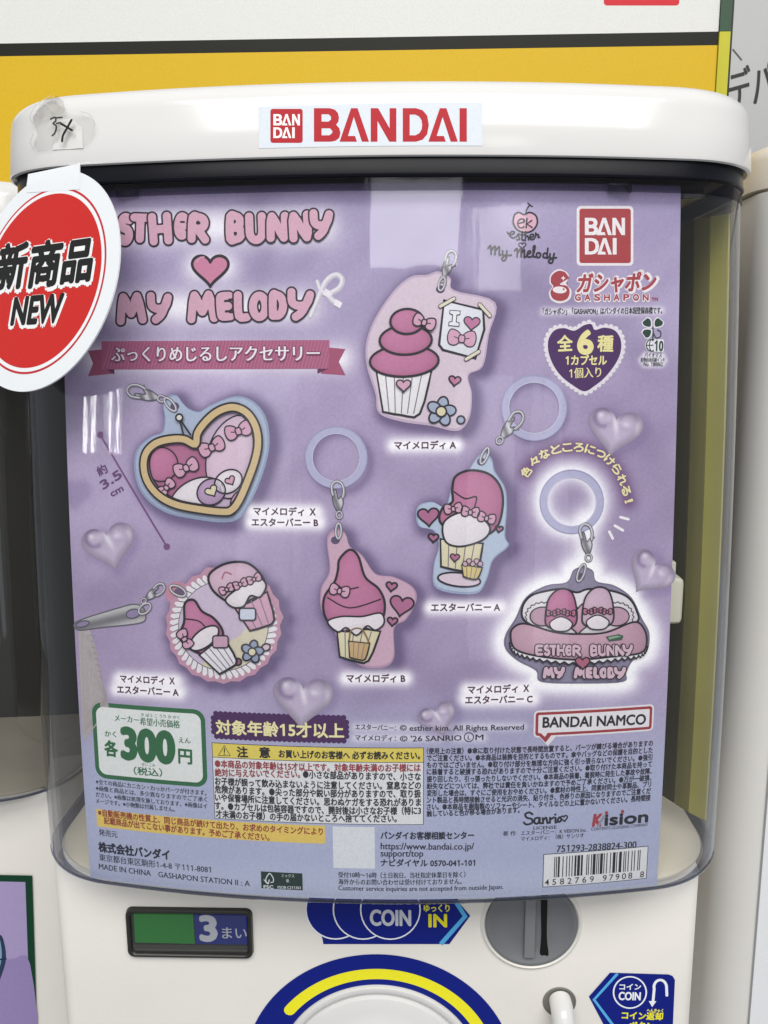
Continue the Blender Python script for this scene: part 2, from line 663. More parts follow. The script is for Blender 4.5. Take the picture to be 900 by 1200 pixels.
BUB = {
    'E': [[(.9, .95), (.25, .95), (.1, .8), (.1, .2), (.25, .05), (.9, .05)], [(.1, .5), (.75, .5)]],
    'e': [[(.1, .5), (.9, .52)] + arcp(.5, .5, .42, .46, 5, 320, 20)],
    'S': [arcp(.5, .74, .38, .24, 30, 250, 12) + arcp(.5, .26, .4, .26, 80, -150, 12)],
    'T': [[(0, .95), (1, .95)], [(.5, .9), (.5, .05)]],
    'H': [[(.1, 1), (.1, .03)], [(.9, 1), (.9, .03)], [(.1, .5), (.9, .5)]],
    'R': [[(.12, .03), (.12, .95), (.5, .95)] + arcp(.52, .72, .34, .24, 85, -90, 10) + [(.2, .48)], [(.45, .46), (.95, .03)]],
    'B': [[(.12, .5), (.5, .5)] + arcp(.55, .74, .3, .22, -90, 90, 9) + [(.12, .96), (.12, .04), (.55, .04)] + arcp(.58, .27, .36, .23, -90, 90, 9) + [(.4, .5)]],
    'U': [[(.08, 1), (.08, .4)] + arcp(.5, .38, .42, .35, 180, 360, 12) + [(.92, 1)]],
    'N': [[(.1, .03), (.1, .95), (.9, .07), (.9, 1)]],
    'Y': [[(.02, 1), (.12, .6), (.45, .48), (.85, .62), (.95, 1)], [(.93, .95), (.7, .3), (.4, .02)]],
    'M': [[(.05, .03), (.22, .97), (.5, .3), (.78, .97), (.95, .03)]],
    'L': [[(.12, 1), (.12, .12), (.9, .05)]],
    'O': [arcp(.5, .5, .42, .44, 90, 450, 22)],
    'D': [[(.12, .05), (.12, .95), (.4, .95)] + arcp(.42, .5, .46, .45, 85, -85, 12) + [(.12, .05)]],
}


def bubble(art, ch, x0, x1, ytop, ybot, w, layer, tilt=0.0, pink='#d9a3bb', ink='#2a1f30', olw=2.0):
    """fat outlined letter in the box; w = stroke width in picture units"""
    cx, cy = (x0 + x1) / 2, (ytop + ybot) / 2
    hw, hh = (x1 - x0) / 2 - w / 2, (ybot - ytop) / 2 - w / 2
    paths = []
    for st in BUB[ch]:
        q = np.array([((p[0] - .5) * 2 * hw, -(p[1] - .5) * 2 * hh) for p in st])
        q = xf(q, (cx, cy), 1, tilt)
        paths.append(spline(q, False, 3) if len(q) > 2 else q)
    cuts = [xf(np.array([((x - .5) * (x1 - x0), -(y - .5) * (ybot - ytop)), ((x + .2 - .5) * (x1 - x0), -(y - .5) * (ybot - ytop))])[:n_], (cx, cy), 1, tilt)
            for x, y, n_ in {'B': [(.47, .72, 1), (.5, .28, 1)], 'R': [(.47, .71, 1)], 'e': [(.42, .64, 2), (.74, .36, 2)], 'E': [(.72, .71, 2), (.72, .29, 2)], 'O': [(.5, .5, 1)], 'D': [(.47, .5, 1)]}.get(ch, [])]
    for grow, c_, ly in ((w / 2 + olw, ink, layer), (w / 2, pink, layer + 0.5)):
        for outer, holes in blobs(paths, grow, w / 9.8, cuts if c_ == pink else ()):
            art.fill(outer, c_, ly, holes)


def blobs(paths, r, s_=1.0, cuts=()):
    """outlines (outer, [holes]) of everything within r of the strokes, less little slots along the cuts"""
    al = np.concatenate(paths)
    st = 0.62 * s_
    lo = al.min(0) - r - 2 * st
    nx, ny = (np.ceil((al.max(0) + r + 2 * st - lo) / st)).astype(int) + 1
    gx, gy = np.meshgrid(lo[0] + st * np.arange(nx), lo[1] + st * np.arange(ny), indexing='ij')
    P = np.stack([gx.ravel(), gy.ravel()], 1)
    d = np.full(len(P), 1e9)
    for p in paths:
        for a_, b_ in zip(p[:-1], p[1:]):
            v = b_ - a_
            t = np.clip(((P - a_) @ v) / max(v @ v, 1e-9), 0, 1)
            d = np.minimum(d, np.hypot(*(P - a_ - t[:, None] * v).T))
    f = r - d
    for c in cuts:
        a_, b_ = c[0], c[-1]
        v = b_ - a_
        t = np.clip(((P - a_) @ v) / max(v @ v, 1e-9), 0, 1)
        f = np.minimum(f, np.hypot(*(P - a_ - t[:, None] * v).T) - 1.25 * s_)
    f = f.reshape(nx, ny)
    f[np.abs(f) < 1e-6] = 1e-6
    nxt = {}

    def cr(i0, j0, i1, j1):
        t = f[i0, j0] / (f[i0, j0] - f[i1, j1])
        return ((i0, j0, i1, j1) if (i0, j0) < (i1, j1) else (i1, j1, i0, j0)), (lo[0] + st * (i0 + t * (i1 - i0)), lo[1] + st * (j0 + t * (j1 - j0)))
    xy = {}
    for i in range(nx - 1):
        for j in range(ny - 1):
            cs = ((i, j), (i + 1, j), (i + 1, j + 1), (i, j + 1))
            ins = [f[c] > 0 for c in cs]
            if all(ins) or not any(ins):
                continue
            ent, ext = [], []
            for k in range(4):
                a_, b_ = cs[k], cs[(k + 1) % 4]
                if ins[k] != ins[(k + 1) % 4]:
                    key, pt = cr(*a_, *b_)
                    xy[key] = pt
                    (ext if ins[k] else ent).append(key)
            for a_, b_ in zip(ext, ent if len(ent) == 1 else ent[::-1] if False else ent):
                nxt[a_] = b_
    loops = []
    while nxt:
        k0 = k = next(iter(nxt))
        lp = []
        while k in nxt:
            lp.append(xy[k])
            k = nxt.pop(k)
        if len(lp) > 5:
            q = np.array(lp)
            q = (np.roll(q, 1, 0) + 2 * q + np.roll(q, -1, 0)) / 4
            loops.append(q[::2] if len(q) > 16 else q)
    area = lambda q: 0.5 * np.sum(q[:, 0] * np.roll(q[:, 1], -1) - q[:, 1] * np.roll(q[:, 0], -1))
    big = max(loops, key=lambda q: abs(area(q)))
    sg = np.sign(area(big))
    outs = [(q, []) for q in loops if np.sign(area(q)) == sg]
    for q in loops:
        if np.sign(area(q)) != sg:
            for o, hs in outs:
                if inside(q[:1], o)[0]:
                    hs.append(q)
                    break
    return outs


LOGO = {
    'B': ([(0, 0), (.46, 0), (.6, .03), (.7, .12), (.73, .26), (.7, .4), (.61, .51), (.67, .59), (.69, .72), (.66, .86), (.57, .96), (.43, 1), (0, 1)],
          [[(.21, .19), (.42, .19), (.5, .25), (.51, .32), (.44, .4), (.21, .4)], [(.21, .6), (.4, .6), (.47, .66), (.47, .75), (.4, .82), (.21, .82)]], .73),
    'A': ([(0, 0), (.37, 1), (.58, 1), (.95, 0), (.72, 0), (.46, .74), (.27, .17), (.5, .17), (.56, 0)], [], .95),
    'N': ([(0, 0), (0, 1), (.22, 1), (.56, .4), (.56, 1), (.76, 1), (.76, 0), (.55, 0), (.2, .62), (.2, 0)], [], .76),
    'D': ([(0, 0), (.4, 0), (.6, .06), (.74, .22), (.79, .5), (.74, .78), (.6, .94), (.4, 1), (0, 1)],
          [[(.21, .19), (.38, .19), (.5, .25), (.57, .36), (.59, .5), (.57, .64), (.5, .75), (.38, .81), (.21, .81)]], .79),
    'I': ([(0, 0), (.21, 0), (.21, 1), (0, 1)], [], .21),
}


def logo(art, ch, x0, x1, y0, y1, col, layer, skew=0.0):
    """heavy logo letter between picture x0..x1, top y0, bottom y1"""
    o, hs, wd = LOGO[ch]
    f = lambda P: [(x0 + p[0] / wd * (x1 - x0), y1 - p[1] * (y1 - y0) + skew * (x0 + p[0] / wd * (x1 - x0))) for p in P]
    art.fill(f(o), col, layer, [f(h) for h in hs])


# ------------------------------------------------------------------ plan outline of case and lid
def plan(w, r, off, depth, z, n=44, lean=True):
    """closed ring at height z: bulging front, round corners, straight sides, flat back"""
    L, R_ = _half(w - 0.0023, r, depth, n), _half(w + 0.0023, r, depth, n)
    yl = (SZ * z + KZ * z * z) if lean else 0.0
    return [(x, y - off + yl, z) for x, y in [(-x, y) for x, y in L[::-1]] + R_[1:]]


def _half(w, r, depth, n):
    x1 = w
    for _ in range(40):
        th = math.atan(2 * KX * x1)
        x1 = w - r * (1 - math.sin(th))
    th = math.atan(2 * KX * x1)
    half = []
    for i in range(n // 2 + 1):
        x = x1 * i / (n // 2)
        half.append((x, KX * x * x))
    cx, cyy = x1 - r * math.sin(th), KX * x1 * x1 + r * math.cos(th)
    for i in range(1, 17):
        a = th + (math.pi / 2 - th) * i / 16
        half.append((cx + r * math.sin(a), cyy - r * math.cos(a)))
    ys = cyy
    for i in range(1, 5):
        half.append((w, ys + (depth - ys) * i / 4))
    half.append((w - 0.01, depth + 0.006))
    half.append((w * 0.5, depth + 0.006))
    return half


CW, CR, CDEP = 0.1391, 0.040, 0.215     # case half width, corner radius, depth
ZB, ZT = -0.2008, 0.0656                # case bottom, lid's lower edge
CO = 0.0038                             # case front skin in front of the card
FRONT_Y = 0.014                         # face of the machine's lower body


def make_case(parent):
    bm = bmesh.new()
    rings = []
    rr = 0.0035
    for k in range(6):                      # rounded bottom edge
        a = math.pi / 2 * k / 5
        d = rr * (1 - math.sin(a))
        rings.append(plan(CW - d, CR - d, CO - d, CDEP - d, ZB + rr * (1 - math.cos(a))))
    for k in range(1, 25):
        rings.append(plan(CW, CR, CO, CDEP, ZB + rr + (ZT + 0.004 - ZB - rr) * k / 24))
    loft(bm, rings)
    case = mesh_obj("clear_case", bm, CLEAR, parent, ang=60)
    bm = bmesh.new()
    t = 0.0015
    rings = [plan(CW - t, CR - t, CO - t, CDEP - t, ZB + 0.003 + (ZT - ZB - 0.003) * k / 24) for k in range(25)]
    loft(bm, rings)
    mesh_obj("inner_wall", bm, CLEAR_IN, case, ang=60)
    bm = bmesh.new()
    loft(bm, [plan(CW - e, CR, CO - e, CDEP, z) for e, z in ((0.0034, ZB - 0.0003), (0.0011, ZB - 0.0001), (0.0001, ZB + 0.0009), (-0.0002, ZB + 0.0021), (-0.0001, ZB + 0.0024))])
    mesh_obj("bottom_edge", bm, EDGE_DARK, case, ang=60)
    return case


def make_lid(parent, zt=0.0928):
    bm = bmesh.new()
    w, off, r = CW + 0.0034, CO + 0.0022, CR + 0.001
    prof = [(0.006, ZT + 0.0035), (0.0012, ZT + 0.0002), (0.0003, ZT + 0.0006), (0.0, ZT + 0.0016), (0.0001, ZT + 0.011), (0.0004, zt - 0.0085)]
    R = 0.0080
    for k in range(1, 11):
        a = math.pi / 2 * k / 10
        prof.append((0.0004 + R * (1 - math.cos(a)), zt - 0.0085 + R * math.sin(a)))
    prof += [(0.02, zt + 0.0008), (0.05, zt + 0.002)]
    rings = [plan(w - d, max(r - d * 0.6, 0.012), off - d, CDEP + 0.003 - d, z) for d, z in prof]
    loft(bm, rings, False, True)
    return mesh_obj("lid", bm, WHITE_SHELL, parent, ang=50)


def make_rim(parent):
    """dark band and smoked collar of the case right under the lid"""
    bm = bmesh.new()
    a = [plan(CW + d, CR, CO + d, CDEP, z) for d, z in ((0.0, 0.0592), (0.0008, 0.0595), (0.0010, 0.0601), (0.0006, 0.0606), (0.0006, 0.0675))]
    loft(bm, a)
    rim = mesh_obj("case_rim", bm, BLACK_RIM, parent, ang=50)
    bm = bmesh.new()
    loft(bm, [plan(CW + 0.0003, CR, CO + 0.0003, CDEP, z) for z in (0.0548, 0.0570, 0.0591)])
    mesh_obj("smoked_collar", bm, SMOKE, rim, ang=50)
    return rim


def make_hopper(parent):
    bm = bmesh.new()
    loft(bm, [plan(CW - 0.0045, CR - 0.004, CO - 0.006, CDEP - 0.004, z) for z in (ZB + 0.0004, ZB + 0.0012)] +
         [plan(CW - 0.006, CR - 0.006, CO - 0.0075, CDEP - 0.007, ZB + 0.0022)], True, True)
    fl = mesh_obj("hopper_floor", bm, CREAM, parent, ang=40)
    # dark chute wall standing behind the display card
    bm = bmesh.new()
    pts = [(-0.128, 0.19), (-0.126, 0.12), (-0.112, 0.098), (0, 0.088), (0.112, 0.098), (0.131, 0.118), (0.134, 0.19)]
    pts = [tuple(p) for p in spline(pts, False, 6)]
    loft(bm, [[(x, y, z) for x, y in pts] for z in (ZB + 0.0025, 0.062)], closed=False)
    ch = mesh_obj("chute_wall", bm, DARK_IN, parent, ang=50)
    return fl, ch


def make_body(parent, halfw=0.1322, zb=-0.42):
    bm = bmesh.new()
    rr, rings = 0.006, []
    zt = ZB - 0.0006
    for d, z in ((0.004, zt), (0.0012, zt - 0.0012), (0.0, zt - 0.004), (0.0, -0.26), (0.0, -0.34), (0, zb)):
        ring = []
        for cx, cyy, a0 in ((halfw - rr, FRONT_Y + rr, -90), (halfw - rr, 0.21 - rr, 0), (-halfw + rr, 0.21 - rr, 90), (-halfw + rr, FRONT_Y + rr, 180)):
            for k in range(7):
                a = math.radians(a0 + 90 * k / 6)
                ring.append((cx + (rr - d) * math.cos(a), cyy + (rr - d) * math.sin(a), z))
        rings.append(ring)
    loft(bm, rings, True, True)
    return mesh_obj("body", bm, BODY_WHITE, parent, ang=40)


# ================================================================== BACKGROUND: sign board, wall, neighbours
def quad_board(name, px_list, Y, mat_or_cols, parent=None):
    pass


FB = Flat((0, 0.262, 0))
board = bpy.data.objects.new("shelf_sign_board", None)
COL.objects.link(board)
board.location = (0, 0, 0)
tag(board, "tall white and mustard yellow printed board with a black stripe behind the machine", "sign board")
# panel (thick), its print and its coloured edge strip
PB = [FB.uv([p])[0] for p in ((-260, -160), (838, -160))]
bl = FB.uv([(-260, 0)])[0][0] * Q
brr = FB.uv([(840.5, 60)])[0][0] * Q
bm = bmesh.new()
box(bm, bl, brr, 0.264, 0.272, -0.40, FB.uv([(450, -120)])[0][1] * Q, 0.0006)
panel = mesh_obj("panel", bm, plastic("sign board core", '#d8d8d4', 0.5, 0.3, 0.02, 20), board)
a = Art(FB, 0.0)
x0u, x1u = bl / Q, brr / Q
yb0, yb1 = FB.uv([(0, 51)])[0], FB.uv([(838, 37)])[0]      # black stripe, top edge
yc0, yc1 = FB.uv([(0, 66)])[0], FB.uv([(838, 53)])[0]      # black stripe, lower edge


def on(p, q, u):
    return p[1] + (q[1] - p[1]) * (u - p[0]) / (q[0] - p[0])


topv = FB.uv([(450, -118)])[0][1]
a.fill_uv([(x0u, on(yb0, yb1, x0u)), (x1u, on(yb0, yb1, x1u)), (x1u, topv), (x0u, topv)], '#d6d7d4', 0)
a.fill_uv([(x0u, on(yc0, yc1, x0u)), (x1u, on(yc0, yc1, x1u)), (x1u, on(yb0, yb1, x1u)), (x0u, on(yb0, yb1, x0u))], '#17170f', 0)
a.fill_uv([(x0u, -0.395 / Q), (x1u, -0.395 / Q), (x1u, on(yc0, yc1, x1u)), (x0u, on(yc0, yc1, x0u))], '#ceaa22', 0)
a.build("print", board, INK, du=0)
a = Art(FB, 0.0)
a.fill(rrect(707.5, -60, 796, 6.5, 4), '#c8323a', 1)
red = a.build("red_logo", board, STICKER_INK, du=0)
bm = bmesh.new()
box(bm, brr + 0.0003, brr + 0.0068, 0.2605, 0.2735, -0.40, FB.uv([(848, 38)])[0][1] * Q)
mesh_obj("edge_strip", bm, plastic("lime edge trim", '#b9b42c', 0.4, 0.4, 0.05, 30), board, ang=30)
bm = bmesh.new()
box(bm, brr + 0.0003, brr + 0.0068, 0.2605, 0.2735, FB.uv([(848, 38)])[0][1] * Q + 0.0002, topv * Q)
mesh_obj("edge_strip", bm, plastic("green edge trim", '#2c4a34', 0.4, 0.4, 0.05, 30), board, ang=30)
bm = bmesh.new()
box(bm, brr + 0.0069, brr + 0.0083, 0.2615, 0.30, -0.40, topv * Q)
mesh_obj("side_rail", bm, plastic("dark rail", '#23231f', 0.4, 0.4, 0.05, 30), board, ang=30)

# the grey printed banner further back on the right
FN = Flat((0, 0.43, 0))
ban = bpy.data.objects.new("wall_banner", None)
COL.objects.link(ban)
tag(ban, "pale grey banner with slanted dark katakana far behind at the right edge", "banner")
bx0, bx1 = at(846, 60, 0.43)[0], at(990, 60, 0.43)[0]
bm = bmesh.new()
box(bm, bx0, bx1, 0.4303, 0.436, -0.40, 0.36, 0.0006)
mesh_obj("sheet", bm, plastic("grey banner", '#b6b7b6', 0.5, 0.3, 0.03, 12), ban)
a = Art(FN, 0.0)
a.text("デパート", (856, 134), (962, 104), 56, '#383836', 1, bold=0.012, res=6, slant=0.12)
a.line([(859, 58), (869, 70)], 1.6, '#5a5a58', 1)
a.build("lettering", ban, INK, du=0)


# ================================================================== THE MACHINE
def make_machine(name, label, group):
    root = bpy.data.objects.new(name, None)
    COL.objects.link(root)
    tag(root, label, "capsule machine", group)
    make_body(root)
    case = make_case(root)
    lid = make_lid(root)
    make_rim(root)
    make_hopper(root)
    return root, case, lid


GROUP = "capsule machines standing side by side"
mach, case, lid = make_machine("capsule_machine", "white capsule toy machine with red lettering on its lid, lavender card inside", GROUP)

# the neighbour at the left: same make, copied, set back
left = mach.copy()
COL.objects.link(left)
left["label"] = "capsule machine at the left edge, mostly hidden, green bordered card on its white body"
for ch in list(mach.children):
    c = ch.copy()
    COL.objects.link(c)
    c.parent = left
    for g in list(ch.children):
        d = g.copy()
        COL.objects.link(d)
        d.parent = c
for o in left.children:
    if o.name.startswith("hopper_floor"):
        o.data = o.data.copy()
        o.data.materials[0] = plastic("dimmed inner plastic", '#8f897c', 0.5, 0.3, 0.08, 30)  # cream darkened: the dim case's shade is put into the colour
left.location = (-0.2955, 0.080, -0.012)

# the neighbour at the right: a closed white machine
right = bpy.data.objects.new("capsule_machine", None)
COL.objects.link(right)
tag(right, "greyish white machine cut off by the right edge, cream lid on top", "capsule machine", GROUP)
RX, RY = at(836, 1000, 0.12)[0], 0.105
bm = bmesh.new()


def rplan(xl, xr, yf, yb, r, z):
    ring = []
    for cx, cyy, a0 in ((xr - r, yf + r, -90), (xr - r, yb - r, 0), (xl + r, yb - r, 90), (xl + r, yf + r, 180)):
        for k in range(11):
            t = math.radians(a0 + 90 * k / 10)
            ring.append((cx + r * math.cos(t), cyy + r * math.sin(t), z))
    return ring


loft(bm, [rplan(RX, RX + 0.27, RY, 0.25, 0.020, z) for z in (-0.42, -0.26, -0.10, 0.02, 0.073)], True, True)
mesh_obj("body", bm, GREY_WHITE, right, ang=40)
bm = bmesh.new()
zt = at(880, 172, 0.13)[2]
loft(bm, [rplan(RX - 0.002 + d, RX + 0.272 - d, RY - 0.004 + d, 0.252 - d, 0.03, z) for d, z in
          ((0.003, 0.0735), (0.0, 0.0745), (0.0, zt - 0.008), (0.0008, zt - 0.005), (0.0025, zt - 0.0022), (0.006, zt - 0.0005), (0.012, zt))], True, True)
mesh_obj("lid", bm, plastic("cream lid plastic", '#dcd3c2', 0.3, 0.5, 0.02, 20), right, ang=50)
FR = Flat((0, RY, 0))
a = Art(FR, 0.0006)
u0 = FR.uv([(893, 1000)])[0][0]
a.fill_uv([(u0, -0.40 / Q), (u0 + 480, -0.40 / Q), (u0 + 480, -0.115 / Q), (u0, -0.115 / Q)], '#e6e8ea', 0)
a.line_uv([(u0, -0.40 / Q), (u0, -0.115 / Q)], 2.5, '#8d8f92', 1)
a.build("front_panel", right, STICKER_INK, du=0)

# card on the left neighbour's body
FL = Flat((0, 0.080 + FRONT_Y, 0))
a = Art(FL, 0.0008)
a.fill([(-80, 1022.5), (38.5, 1025), (46, 1260), (-80, 1260)], '#123f2a', 0)
a.fill([(-80, 1030), (30.5, 1032.5), (38, 1250), (-80, 1250)], '#a99ac4', 1)
a.fill(spline([(-80, 1120), (-20, 1118), (12, 1123), (36, 1128), (36, 1250), (-80, 1250)], True, 4)[:], '#9686b6', 2)
a.fill(spline([(-14, 1095), (1, 1094), (6, 1104), (8, 1122), (4, 1138), (-2, 1150), (-16, 1152)], True, 5), '#2d3d57', 3)
a.fill(spline([(-14, 1100), (-1, 1099), (2, 1106), (3, 1120), (0, 1134), (-5, 1144), (-16, 1146)], True, 5), '#87a3bd', 4)
a.line([(-8, 1124), (8, 1122)], 2, '#23304a', 5)
gc = a.build("green_card", None, STICKER_INK, du=0)
gc.name = "machine_card"
gc.parent = left
gc.matrix_parent_inverse = Matrix.Translation(-Vector(left.location))

# ------------------------------------------------------------------ brand label on the lid
LF = Bulge(CO + 0.0021)
a = Art(LF, 0.0002)
lab = [(303, 125.5), (565, 120.5), (565.5, 171), (303.5, 174)]
ua = LF.uv(lab)
a.fill_uv(ua, '#d6dce4', 0)
label = a.build("brand_label", lid, STICKER_INK)
a = Art(LF, 0.0002)
a.fill(rrect(317, 127.8, 354.8, 167.6, 3), '#b01c28', 1)
for ch, p, q in (('B', 320.5, 331), ('A', 330.5, 341.5), ('N', 342.5, 351.5)):
    logo(a, ch, p, q, 134, 147.2, '#f4f2f0', 2)
for ch, p, q in (('D', 320.5, 331), ('A', 330.5, 341.5), ('I', 342.5, 345.5)):
    logo(a, ch, p, q, 149.5, 162, '#f4f2f0', 2)
a.build("logo_square", label, STICKER_INK)
a = Art(LF, 0.0002)
for ch, p, q in (('B', 368, 399), ('A', 398, 432.5), ('N', 434.5, 464.5), ('D', 472, 502.5), ('A', 502, 536.5), ('I', 538.5, 547)):
    logo(a, ch, p, q, 127, 166.2, '#b01c28', 1)
a.build("lettering", label, STICKER_INK)

# ------------------------------------------------------------------ clips under the rim, latch, inside the case
bm = bmesh.new()
for px_, py_ in ((727, 222), (812, 228), (148, 226)):
    p = at(px_, py_, 0.012 if px_ < 800 else 0.03)
    box(bm, p[0] - 0.004, p[0] + 0.004, p[1], p[1] + 0.003, p[2] - 0.0012, p[2] + 0.0022, 0.0006)
    mesh_obj("rim_clip", bm, clear_plastic("clip plastic", (0.6, 0.6, 0.6), 1.6, 0.1), mach)
    bm = bmesh.new()
bm.free()
bm = bmesh.new()
p0, p1 = at(772, 735, 0.030), at(803, 678, 0.030)
box(bm, p0[0], p1[0], 0.030, 0.040, p0[2] + 0.001, p1[2], 0.0025)
box(bm, p1[0] - 0.006, p1[0] - 0.0028, 0.033, 0.037, p1[2] - 0.001, p1[2] + 0.006, 0.0008)
mesh_obj("latch", bm, plastic("ivory latch plastic", '#dcd8c6', 0.4, 0.4, 0.03, 30), mach)

# added strips: refracted board yellow and its dark falloff put into colour
bm = bmesh.new()
bm.free()
for nm_, mt_, pf_ in (("refraction_strip", plastic("olive yellow refraction", '#c2bb66', 0.5, 0.3, 0.06, 25), [(0.1352, 0.0348), (0.1330, 0.0376), (0.1306, 0.0410)]),
                      ("falloff_strip", plastic("olive falloff", '#85804c', 0.5, 0.3, 0.08, 25), [(0.1304, 0.0414), (0.1285, 0.0445), (0.1268, 0.0480)]),  # darker tones put the strip's falloff into the colour
                      ("falloff_strip", plastic("dark olive falloff", '#4d4832', 0.5, 0.3, 0.10, 25), [(0.1266, 0.0486), (0.1225, 0.058), (0.1200, 0.072), (0.1195, 0.088)])):
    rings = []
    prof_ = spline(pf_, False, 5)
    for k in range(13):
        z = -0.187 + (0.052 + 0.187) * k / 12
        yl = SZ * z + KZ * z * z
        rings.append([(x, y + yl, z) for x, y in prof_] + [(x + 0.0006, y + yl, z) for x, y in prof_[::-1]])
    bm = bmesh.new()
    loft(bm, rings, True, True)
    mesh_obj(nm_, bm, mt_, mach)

# ------------------------------------------------------------------ lower body fittings
FBD = Flat((0, FRONT_Y, 0))


def bpos(x, y):
    return at(x, y, FRONT_Y)


# coin counter window
u = FBD.uv([(148.5, 1062), (297, 1064), (150, 1118.5), (296.5, 1120.5)])
x0, x1, z1, z0 = u[[0, 2], 0].mean() * Q, u[[1, 3], 0].mean() * Q, u[:2, 1].mean() * Q, u[2:, 1].mean() * Q
win = bpy.data.objects.new("coin_counter_window", None)
COL.objects.link(win)
win.parent = mach
bm = bmesh.new()


def frame(bm, x0, x1, z0, z1, t, r, yb, yf):
    """rounded rectangular frame standing out from yb to yf"""
    def rr(d, rad, y):
        return [(p[0], y, p[1]) for p in rrect(x0 + d, z0 + d, x1 - d, z1 - d, rad, 6)]
    loft(bm, [rr(0, r, yb), rr(0.0003, r, yf + 0.0003), rr(0.0007, r, yf), rr(t - 0.0006, r * .7, yf), rr(t, r * .6, yf + 0.0006), rr(t + .0002, r * .6, yb)])


frame(bm, x0, x1, z0, z1, 0.0020, 0.0028, FRONT_Y, FRONT_Y - 0.0022)
mesh_obj("frame", bm, plastic("black window frame", '#23221e', 0.35, 0.5, 0.1, 50), win, ang=40)
a = Art(FBD, 0.0003)
a.fill(rrect(151, 1064.5, 294.5, 1117.5, 4), '#35352f', 0)
a.fill([(152, 1106), (295, 1108), (295, 1117.5), (152, 1116)], '#4d4d46', 1)
a.line([(154, 1112), (294, 1113.5)], 1.4, '#6a6a62', 2)
a.build("backing", win, STICKER_INK, du=0)
a = Art(FBD, 0.0008)
a.fill([(157, 1064.5), (226.5, 1065.5), (229, 1104.5), (159, 1103)], '#2f8f3a', 0)
a.build("green_flap", win, STICKER_INK, du=0)
a = Art(FBD, 0.0008)
a.fill([(227.6, 1065.5), (293, 1066), (292.5, 1105.5), (230, 1104.5)], '#1f2f8c', 0)
a.text("3", (234.5, 1100), (256, 1100.2), 40, '#d9dde4', 1, bold=0.045, res=8)
a.text("まい", (261, 1098.5), (290, 1099), 15.5, '#d9dde4', 1, bold=0.012, res=5)
a.build("count_plate", win, STICKER_INK, du=0)
bm = bmesh.new()
box(bm, x0 + 0.0024, x1 - 0.0024, FRONT_Y - 0.0017, FRONT_Y - 0.0013, z0 + 0.0024, z1 - 0.0024)
mesh_obj("pane", bm, clear_plastic("window pane", (0.9, 0.9, 0.9), 1.0, 0.04), win, smooth=False)

# COIN sticker
NAVY, SKY, LEMON = '#0d1e7e', '#58b0e6', '#f2ea2c'
a = Art(FBD, 0.0002)
base = [(378, 1100), (373, 1084), (366, 1070), (364, 1058), (372, 1034), (533, 1034), (537.5, 1057), (551, 1073), (526.5, 1106), (379, 1106)]
a.fill(base, NAVY, 0)
a.line([(516.5, 1106), (545, 1073.5), (534, 1056)], 5.5, SKY, 1, cap=False)
for cx in (457.5, 425.5, 393.5)[::-1]:
    a.fill(ell((cx, 1065), 35.6), '#eef1f6', 2 + (cx - 390) / 40 * 2)
    a.fill(ell((cx, 1065), 34.0), NAVY, 3 + (cx - 390) / 40 * 2)
a.text("COIN", (433.5, 1083), (482, 1083.5), 25.5, '#c9ccd6', 8.5, bold=0.03, res=6)
a.text("ゆっくり", (496.5, 1067.5), (527, 1067.5), 9.5, '#e6df4e', 8.5, bold=0.02, res=4)
a.text("IN", (502, 1085), (524, 1085), 21, '#e6df2c', 8.5, bold=0.035, res=4)
a.build("coin_sticker", mach, STICKER_INK, du=0)

# coin slot disc
c = FBD.uv([(622.5, 1082)])[0] * Q
rad = (FBD.uv([(676.5, 1085)])[0][0] - FBD.uv([(568, 1085)])[0][0]) * Q / 2
slot = bpy.data.objects.new("coin_slot", None)
COL.objects.link(slot)
slot.parent = mach
bm = bmesh.new()
lathe_y(bm, c[0], c[1], [(rad * 1.11, FRONT_Y + 0.0002), (rad * 1.08, FRONT_Y - 0.0009), (rad * 1.045, FRONT_Y - 0.0013), (rad * 1.01, FRONT_Y - 0.0009), (rad, FRONT_Y)], 72)
bm.faces.ensure_lookup_table()
bmesh.ops.delete(bm, geom=[f for f in bm.faces if len(f.verts) > 4], context='FACES_ONLY')
mesh_obj("collar", bm, BODY_WHITE, slot, ang=60)
bm = bmesh.new()
lathe_y(bm, c[0], c[1], [(rad * .995, FRONT_Y + 0.001), (rad * .99, FRONT_Y - 0.0012), (rad * .96, FRONT_Y - 0.0016), (rad * .90, FRONT_Y - 0.0014), (rad * .86, FRONT_Y - 0.0006), (rad * .5, FRONT_Y - 0.0004), (0.0005, FRONT_Y - 0.0004)], 72)
mesh_obj("disc", bm, GREY_METAL, slot, ang=50)
bm = bmesh.new()
pA, pB = bpos(615.5, 1040), bpos(625.5, 1119)
box(bm, pA[0], pB[0], FRONT_Y - 0.0022, FRONT_Y - 0.0003, pB[2], pA[2], 0.0004)
mesh_obj("coin_guide", bm, plastic("light grey metal", '#7b7d7f', 0.4, 0.6, 0.05, 80), slot, ang=40)
a = Art(FBD, 0.0007)
a.fill(spline([(634, 1040), (641, 1040), (640.5, 1095), (642.5, 1117), (638, 1118), (632.5, 1116), (634, 1095)], True, 4), '#141414', 0)
a.build("slit", slot, MARKER, du=0)

